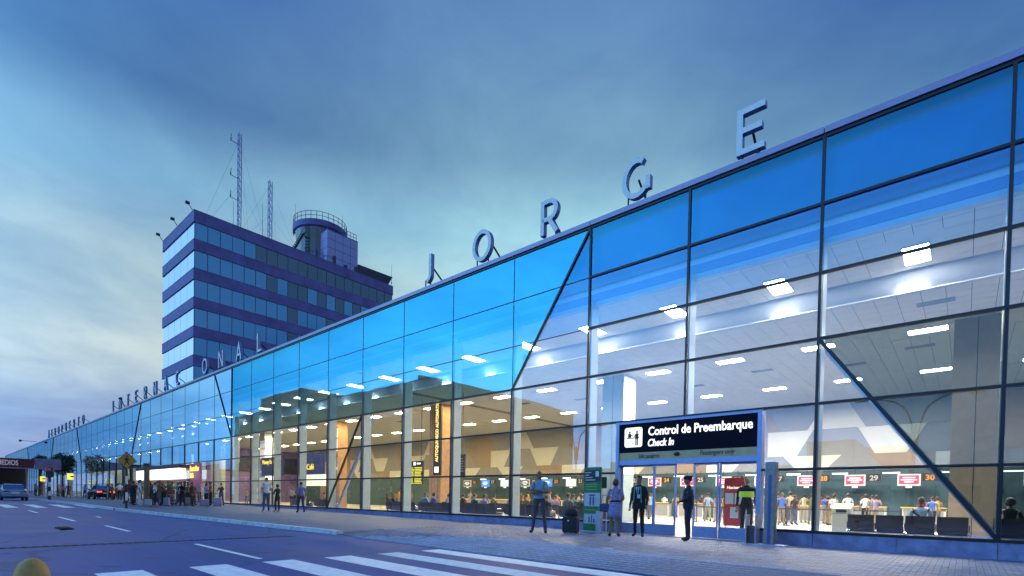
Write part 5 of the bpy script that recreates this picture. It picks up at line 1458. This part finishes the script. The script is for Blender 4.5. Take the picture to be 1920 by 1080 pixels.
# woman in the patterned dress
def dress_mat():
    m = bpy.data.materials.new('dress_print'); m.use_nodes = True; tt = m.node_tree; b = tt.nodes['Principled BSDF']
    c = N(tt, 'ShaderNodeTexCoord'); v = N(tt, 'ShaderNodeTexVoronoi'); v.inputs['Scale'].default_value = 26; tt.links.new(c.outputs['Object'], v.inputs['Vector'])
    tt.links.new(ramp(tt, M(tt, 'MULTIPLY', v.outputs['Distance'], 1.6), [(.2, (.28, .22, .44)), (.45, (.10, .13, .30)), (.7, (.35, .16, .26)), (.9, (.20, .26, .5))], 'CONSTANT'), b.inputs['Base Color']); b.inputs['Roughness'].default_value = .8
    MATS['dress_print'] = m; return m
DRESS = dress_mat()
t, hc, ro = person('woman seen from behind in a purple patterned dress with a black belt', -8.15, 14.2, R(200), 1.80, (.2, .2, .4), (.2, .2, .4), 0, 'long', female=True, short=True, skirt=True, arms=('down', 'front'), hm=HAIRG)
t.children[0].data.materials[1] = DRESS; t.children[0].data.materials[2] = DRESS
MB().loft([(.58, .215, .18, .01), (.7, .205, .17, .01), (.88, .185, .15, .01), (1.02, .145, .115, .0), (1.07, .135, .11, 0)], 22).build('skirt', DRESS, t, smooth=True)
MB().loft([(1.045, .150, .122, 0), (1.10, .150, .122, 0)], 20).build('belt', BLACK, t, smooth=True)
hb_ = thing('handbag', 'dark blue handbag hanging at the left side of the woman in the dress', 'bag', (-8.48, 14.12, zs(-8.4) + .78), R(20))
MB().box(-.15, .15, -.07, .07, 0, .26).build('body', mat('handbag_blue', (.03, .05, .14), .5), hb_, bevel=.03); b = MB(); b.tube((-.1, 0, .25), (-.06, 0, .52), .010, n=6); b.tube((.1, 0, .25), (.06, 0, .52), .010, n=6); b.tube((-.06, 0, .52), (.06, 0, .52), .010, n=6); b.build('strap', BLACK, hb_)
# man in the dark suit
t, hc, ro = person('man in a black suit with green lanyards and a badge facing the street', -7.75, 15.0, R(10), 1.92, (.012, .012, .02), (.013, .013, .02), 0, short=False, arms='down', legs='stand', look=R(-14), nod=R(6))
MB().loft([(.80, .205, .15, .0), (.95, .20, .145, 0), (1.1, .188, .138, 0), (1.28, .20, .15, -.005), (1.40, .17, .12, .0), (1.44, .11, .09, .0)], 22, 0, False).build('jacket', cloth((.012, .012, .02)), t, smooth=True)
b = MB(); b.prism_y([(0, 1.10), (.055, 1.42), (-.055, 1.42)], -.165, -.155); b.build('shirt_front', cloth((.42, .46, .55)), t)
b = MB(); b.prism_y([(-.02, 1.12), (.02, 1.12), (.012, 1.41), (-.012, 1.41)], -.172, -.166); b.build('tie', cloth((.05, .08, .22)), t)
b = MB()
for s_ in (-1, 1): b.add([(s_ * .10, -.168, .98), (s_ * .135, -.168, .98), (s_ * .10, -.148, 1.43), (s_ * .07, -.148, 1.43)], [(0, 1, 2, 3)]); b.tube((s_ * .117, -.17, .98), (s_ * .085, -.15, 1.43), .012, n=5)
b.build('green_lanyard', cloth((.10, .34, .24)), t)
MB().box(.0, .085, -.182, -.174, 1.10, 1.21).build('badge', mat('badge_blue', (.35, .5, .8), .4), t)
# guard
t, hc, ro = person('guard in a navy uniform and peaked cap turned sideways in front of the doors', -6.05, 14.75, R(-62), 1.88, (.014, .016, .035), (.012, .013, .026), 0, short=False, arms='front', legs='apart')
b = MB(); b.loft([(.03, .088, .106, .0), (.075, .098, .116, .0), (.125, .112, .13, .0), (.135, .06, .08, .0)], 18)
c2 = [(.0 + .085 * math.sin(a), -.095 - .07 * math.cos(a)) for a in [R(q) for q in range(-90, 91, 20)]]
b.prism_z(c2, .03, .04); b.v = [tuple(hc + ro @ Vector(v)) for v in b.v]; b.build('cap', cloth((.012, .013, .03)), t)
MB().loft([(.86, .18, .13, 0), (1.0, .19, .138, 0), (1.2, .195, .145, -.005), (1.39, .165, .115, 0)], 20, 0, False).build('jacket', cloth((.014, .016, .035)), t, smooth=True)
b = MB(); b.ball((.235, -.02, 1.29), .012, .045, .055, 10, 6); b.build('arm_patch', mat('patch_blue', (.10, .14, .5), .5), t); b2 = MB(); b2.ball((-.235, -.02, 1.29), .012, .045, .055, 10, 6); b2.build('arm_patch', MATS['patch_blue'], t)
MB().loft([(.955, .187, .135, 0), (.99, .187, .135, 0)], 18, 0, False).build('belt', BLACK, t)
# hi-vis guard inside
t, hc, ro = person('guard in black with a lime yellow chest band standing inside the right door leaf', -5.15, 17.1, R(12), 1.95, (.014, .015, .022), (.014, .016, .025), 1, short=False, arms='down', z=.06)
MB().loft([(1.16, .212, .150, -.005), (1.32, .205, .150, -.005)], 20, 0, False).build('yellow_band', mat('hi_vis', (.55, .75, .08), .5, emit=(.5, .7, .05), estr=.12), t, smooth=True)
# street people at the left
person('man in a white t-shirt and jeans looking at the glass wall', -28.42, 12.29, R(-100), 1.86, (.55, .60, .72), (.05, .08, .2), 0, shoes=(.4, .4, .42), arms='front', look=R(-10))
person('shorter person in black clothes close beside the man in jeans', -28.75, 13.04, R(-70), 1.52, (.012, .012, .016), (.014, .013, .016), 0, 'long', shoes=(.3, .3, .32), short=False, female=True, arms='hold')
person('person in a purple blue shirt walking past the glass wall', -26.75, 13.4, R(-95), 1.66, (.10, .12, .36), (.03, .03, .07), 0, legs='walk', arms='down')
person('man dressed all in white near the pedestrian sign', -38.0, 8.75, R(170), 1.62, (.55, .58, .66), (.50, .52, .60), 0, shoes=(.5, .5, .5), legs='apart')
person('man in a white t-shirt and dark trousers right of the man in white', -38.0, 9.55, R(175), 1.48, (.55, .60, .70), (.015, .015, .02), 0, arms='hip', shoes=(.4, .4, .4))
person('man in a lavender shirt seen from behind near the first mullion', -39.6, 13.0, R(190), 1.54, (.30, .30, .58), (.015, .016, .03), 0, legs='apart', arms='front', hm=HAIRM)
person('person in a dark hooded coat bending over a trolley', -39.5, 11.5, R(60), 1.56, (.012, .012, .018), (.012, .012, .016), 0, lean=.14, short=False, arms='hold')
person('person in dark clothes standing upright among the luggage', -38.5, 11.75, R(150), 1.58, (.014, .014, .024), (.012, .013, .02), 0, short=False)
person('person in a dark red top in the middle of the crowd', -40.2, 10.6, R(30), 1.55, (.16, .02, .03), (.02, .02, .03), 1, arms='phone')
person('person in a grey jacket behind the luggage trolley', -40.9, 10.0, R(-20), 1.5, (.07, .07, .09), (.03, .03, .045), 0, 'long', female=True, short=False, arms='hold')
person('person in a green top at the back of the crowd', -42.0, 11.4, R(80), 1.6, (.03, .10, .06), (.02, .02, .03), 0, arms='front')
person('person in a black jacket beside the brown pole', -40.2, 8.9, R(200), 1.5, (.012, .012, .014), (.012, .012, .016), 0, short=False)
person('person in a brown jacket left of the lavender shirt', -40.2, 12.35, R(100), 1.54, (.11, .06, .035), (.02, .02, .03), 1, short=False)
# suitcases and trolleys
def suitcase(x, y, rz, w, h_, d, m, lab, z=None, grp=None):
    t = thing('suitcase', lab, 'suitcase', (x, y, (zs(x) if z is None else z)), rz, grp)
    b = MB(); b.box(-w / 2, w / 2, -d / 2, d / 2, .05, .05 + h_); b.build('shell', m, t, bevel=.03)
    b = MB(); b.box(-w / 2 + .05, w / 2 - .05, -d / 2 - .025, -d / 2 + .002, .1, .05 + h_ * .45); b.build('front_pocket', m, t, bevel=.012)
    b = MB()
    for sx in (-1, 1): b.tube((sx * w * .3, d * .3, .05 + h_), (sx * w * .3, d * .3, .05 + h_ + .25), .012, n=6)
    b.tube((-w * .3, d * .3, .30 + h_), (w * .3, d * .3, .30 + h_), .016, n=6); b.build('handle', STRUT, t)
    for sx in (-1, 1): MB().tube((sx * w * .4 - .02, 0, .05), (sx * w * .4 + .02, 0, .05), .05, n=10).build('wheel', BLACK, t)
    return t
BAG = mat('bag_black', (.014, .014, .02), .7, 0, .3, 8)
t = suitcase(-9.72, 14.1, R(12), .5, .52, .30, BAG, 'black wheeled suitcase with a bag strapped on top beside the banner')
b = MB(); b.loft([(.585, .20, .12, 0), (.64, .24, .15, 0), (.76, .235, .14, 0), (.84, .17, .10, 0), (.86, .10, .06, 0)], 16); b.build('strapped_bag', BAG, t, smooth=True); MB().box(-.05, .0, -.182, -.17, .42, .46).build('tag', WHITE, t)
cases = [(-37.2, 12.1, (.16, .18, .30), .5, .45, 'blue grey suitcase on the pavement at the front of the crowd'), (-39.9, 12.05, (.18, .20, .26), .55, .5, 'grey suitcase left of the blue grey suitcase'), (-38.4, 13.3, (.22, .24, .4), .5, .55, 'pale blue suitcase at the feet of the man in the lavender shirt'),
         (-38.4, 10.3, (.3, .3, .5), .3, .5, 'lilac case right of the man in the white t-shirt'), (-37.6, 9.1, (.35, .36, .4), .35, .4, 'pale bag between the two men in white')]
for x, y, c, w, h_, lab in cases: suitcase(x, y, R(random.uniform(-20, 20)) + R(60), w, h_, .28, mat('case_%d' % int(-x * 10), c, .6), lab)
def trolley(x, y, rz, lab):
    t = thing('luggage_trolley', lab, 'trolley', (x, y, zs(x)), rz, 'loaded luggage trolleys in the crowd')
    b = MB()
    for s_ in (-1, 1): b.tube((s_ * .28, -.45, .18), (s_ * .28, .4, .18), .02, n=6); b.tube((s_ * .28, .4, .18), (s_ * .28, .55, 1.0), .02, n=6)
    for yy in (-.45, -.1, .25): b.tube((-.28, yy, .18), (.28, yy, .18), .02, n=6)
    b.tube((-.28, .55, 1.0), (.28, .55, 1.0), .025, n=6); b.build('frame', CHROME, t)
    for (wx, wy) in ((-.26, -.4), (.26, -.4), (-.26, .4), (.26, .4)): MB().tube((wx - .02, wy, .08), (wx + .02, wy, .08), .08, n=10).build('wheel', BLACK, t)
    return t
for i, (x, y, lab) in enumerate([(-40.6, 11.0, 'steel trolley stacked with bags in the middle of the crowd'), (-41.3, 10.3, 'steel trolley with bags nearer the pedestrian sign'), (-41.6, 12.2, 'steel trolley with bags at the rear of the crowd')]):
    trolley(x, y, R(70 + 30 * i), lab)
    for k in range(3): 
        c = [(.06, .05, .05), (.16, .12, .10), (.20, .05, .06), (.06, .08, .14), (.25, .2, .15), (.04, .05, .05), (.1, .1, .13), (.15, .03, .03), (.3, .28, .26)][i * 3 + k]
        t = thing('travel_bag', f'{["dark brown", "tan", "maroon", "slate blue", "sand", "charcoal", "grey blue", "deep red", "cream"][i * 3 + k]} travel bag on a trolley in the crowd', 'bag', (x, y, zs(x) + .2 + k * .29), R(70 + 30 * i + k * 12), 'bags stacked on the trolleys')
        MB().box(-.3 + .02 * k, .3 - .02 * k, -.38, .3, 0, .28).build('body', mat('tbag_%d' % (i * 3 + k), c, .7), t, bevel=.04); MB().tube((-.12, -.04, .285), (.12, -.04, .285), .018, n=6).build('handle', BLACK, t)

# ------------------------------------------------------------------ crowd inside the hall: shared bodies, own clothes
base = {}
def crowd_base(key, **kw):
    mb, hc, rot, J = person_mesh('crowd_' + key, detail=1, **kw)
    me = mb.mesh('crowd_' + key, [SKIN[0], cloth((.3, .3, .3)), cloth((.05, .05, .06)), cloth((.02, .02, .02)), EYE, LIP], True)
    hm = hair_mb(hc, rot, 'long' if kw.get('female') else 'short').mesh('crowd_hair_' + key, HAIRM, True); base[key] = (me, hm)
crowd_base('stand', arms='down'); crowd_base('front', arms='front'); crowd_base('hold', arms='hold', legs='apart'); crowd_base('walk', arms='down', legs='walk')
crowd_base('lady', arms='front', female=True); crowd_base('lady2', arms=('down', 'phone'), female=True); crowd_base('seat', arms='lap', legs='seat'); crowd_base('seatlady', arms='lap', legs='seat', female=True, lean=.04)
SH = {'white': (.85, .85, .82), 'pale blue': (.22, .34, .5), 'black': (.015, .015, .018), 'red': (.35, .03, .04), 'navy': (.02, .03, .09), 'beige': (.42, .34, .24), 'grey': (.18, .18, .19), 'olive': (.12, .13, .06), 'maroon': (.14, .02, .03), 'teal': (.04, .16, .18), 'pink': (.5, .24, .28), 'royal blue': (.04, .12, .42), 'brown': (.12, .07, .04), 'yellow': (.5, .36, .07), 'lilac': (.32, .26, .42), 'orange': (.5, .17, .04)}
TRS = {'dark': (.016, .016, .022), 'jean': (.05, .08, .18), 'khaki': (.26, .21, .14), 'grey': (.10, .10, .11)}
used = set(); prng = random.Random(11)
def crowd(key, x, y, rz, place, h=1.72, shirt=None, tr=None, group='travellers inside the hall', zz=.05):
    me, hm = base[key]; s_ = list(SH); prng.shuffle(s_); tr_ = list(TRS); prng.shuffle(tr_)
    if shirt: s_ = [shirt] + s_
    if tr: tr_ = [tr] + tr_
    who = 'woman' if 'lady' in key else 'man'
    for a in s_:
        for c in tr_:
            lab = f'{who} in a {a} top and {c} trousers {place}'
            if lab not in used: break
        else: continue
        break
    used.add(lab)
    o = thing('person', lab, 'person', (x, y, zz), rz, group); o.scale = (h / 1.72,) * 3
    bd = link('body', me, o); hr = link('hair', hm, o)
    for i, m_ in ((0, SKIN[prng.randrange(3)]), (1, cloth(SH[a])), (2, cloth(TRS[c]))):
        bd.material_slots[i].link = 'OBJECT'; bd.material_slots[i].material = m_
    if prng.random() < .2: hr.material_slots[0].link = 'OBJECT'; hr.material_slots[0].material = HAIRG
    return o
# seated on the benches near the glass (backs to the street)
def seat_at(bi, s, **kw):
    x, y = bench_spots[bi]; sx = x - 1.35 + s * .68 + .33
    key = kw.pop('key', None) or prng.choice(['seat', 'seat', 'seatlady'])
    where = 'seated on the bench behind the glass' if y < 20 else 'on the second bench row'
    return crowd(key, sx, y + .14, D180, where, h=prng.uniform(1.72, 1.86), zz=.10, **kw)
m_ = seat_at(1, 2, key='seat', shirt='white', tr='dark'); m_['label'] = 'man in a white shirt with a black bag strap seated behind the glass'
MB().loft([(0, .01, .01, 0), (.01, .01, .01, 0)], 6) if False else None
b = MB(); b.tube((.16, .13, .90), (-.17, .145, .62), .022, n=6); b.tube((.16, .13, .90), (.10, -.05, 1.0), .022, n=6); b.build('bag_strap', BLACK, m_)
m_ = seat_at(0, 0, key='seatlady', shirt='black', tr='dark'); m_['label'] = 'dark haired woman in black seated at the far right behind tinted glass'
for bi, ss_ in ((2, (0, 1, 3)), (3, (0, 2, 3)), (4, (1, 2)), (5, (0, 1, 3)), (6, (0, 2)), (7, (0, 1, 2, 3)), (8, (0, 2, 3)), (9, (0, 1, 3)), (10, (0, 1, 2)), (11, (1, 2)), (12, (0, 2))):
    for s in ss_: seat_at(bi, s)
# queues in front of the desks
def queue(n, x0, x1, y0, y1, place, keys=('stand', 'front', 'hold', 'walk', 'lady', 'lady2')):
    for _ in range(n):
        crowd(prng.choice(keys), prng.uniform(x0, x1), prng.uniform(y0, y1), D180 + prng.uniform(-.7, .7), place, h=prng.uniform(1.6, 1.85))
queue(3, -2.6, 1.2, 33.5, 37, 'at the desk below sign thirty')
queue(7, -5.8, -3.2, 31.5, 37, 'queueing below sign twenty-nine')
queue(8, -8.6, -6.0, 30.5, 37, 'queueing below sign twenty-eight')
queue(8, -11.6, -8.8, 29.5, 37, 'queueing below sign twenty-seven')
queue(9, -16.5, -12, 28.5, 37, 'queueing opposite the entrance doors')
queue(9, -23.5, -17, 29, 37, 'queueing left of the entrance doors')
queue(11, -33, -24, 28, 37, 'queueing beyond the wood column')
queue(10, -46, -34, 24, 36, 'in the left part of the hall')
queue(8, -62, -47, 19, 30, 'at the far left of the hall')
crowd('stand', -7.3, 30.2, D180, 'near the cream litter bin', shirt='royal blue', tr='khaki')
for i in range(9):
    crowd(prng.choice(('stand', 'lady')), -1.6 - 2.72 * i + prng.uniform(-.6, .4), YB - 1.55, prng.uniform(-.3, .3), 'working behind the check-in desks', shirt=prng.choice(['white', 'navy', 'red', 'black']), group='staff behind the check-in desks')
# passers-by and waiting people in front of the far entrance
for i in range(14):
    x = prng.uniform(-72, -48); crowd(prng.choice(('stand', 'front', 'lady', 'walk', 'hold')), x, prng.uniform(11.5, 14.2), prng.uniform(0, 6.28), 'by the glowing canopy', h=prng.uniform(1.5, 1.7), group='people in front of the far entrance', zz=zs(x))
for i in range(9):
    x = prng.uniform(-100, -74); crowd(prng.choice(('stand', 'front', 'lady', 'walk')), x, prng.uniform(8.5, 13.5), prng.uniform(0, 6.28), 'far off by the red fascia', h=prng.uniform(1.6, 1.75), group='people at the far end of the pavement', zz=zs(x))
# queue barriers with belts
for i, (x, y) in enumerate([(-2.2, 30), (-4.6, 30), (-7, 30), (-9.4, 30), (-11.8, 30)]):
    t = thing('queue_post', f'dark queue barrier post inside the hall, {ordinal(i)} from the right', 'post', (x, y, .05), 0, 'queue barrier posts in the hall')
    MB().tube((0, 0, 0), (0, 0, .03), .17, n=14).build('base', STRUT, t); MB().tube((0, 0, .03), (0, 0, 1.0), .03, n=8).build('pole', STRUT, t)
    if i < 4: MB().box(-2.36, -.03, -.003, .003, .86, .92).build('belt', STRUT, t)

for i in range(16):
    x = prng.uniform(-45, -39.2); crowd(prng.choice(('stand', 'front', 'lady', 'lady2', 'hold')), x, prng.uniform(9.2, 14.2), prng.uniform(0, 6.28), 'in the luggage crowd', h=prng.uniform(1.5, 1.66), shirt=prng.choice(['black', 'navy', 'grey', 'maroon', 'brown', 'white', 'olive']), group='people in the luggage crowd', zz=zs(x))
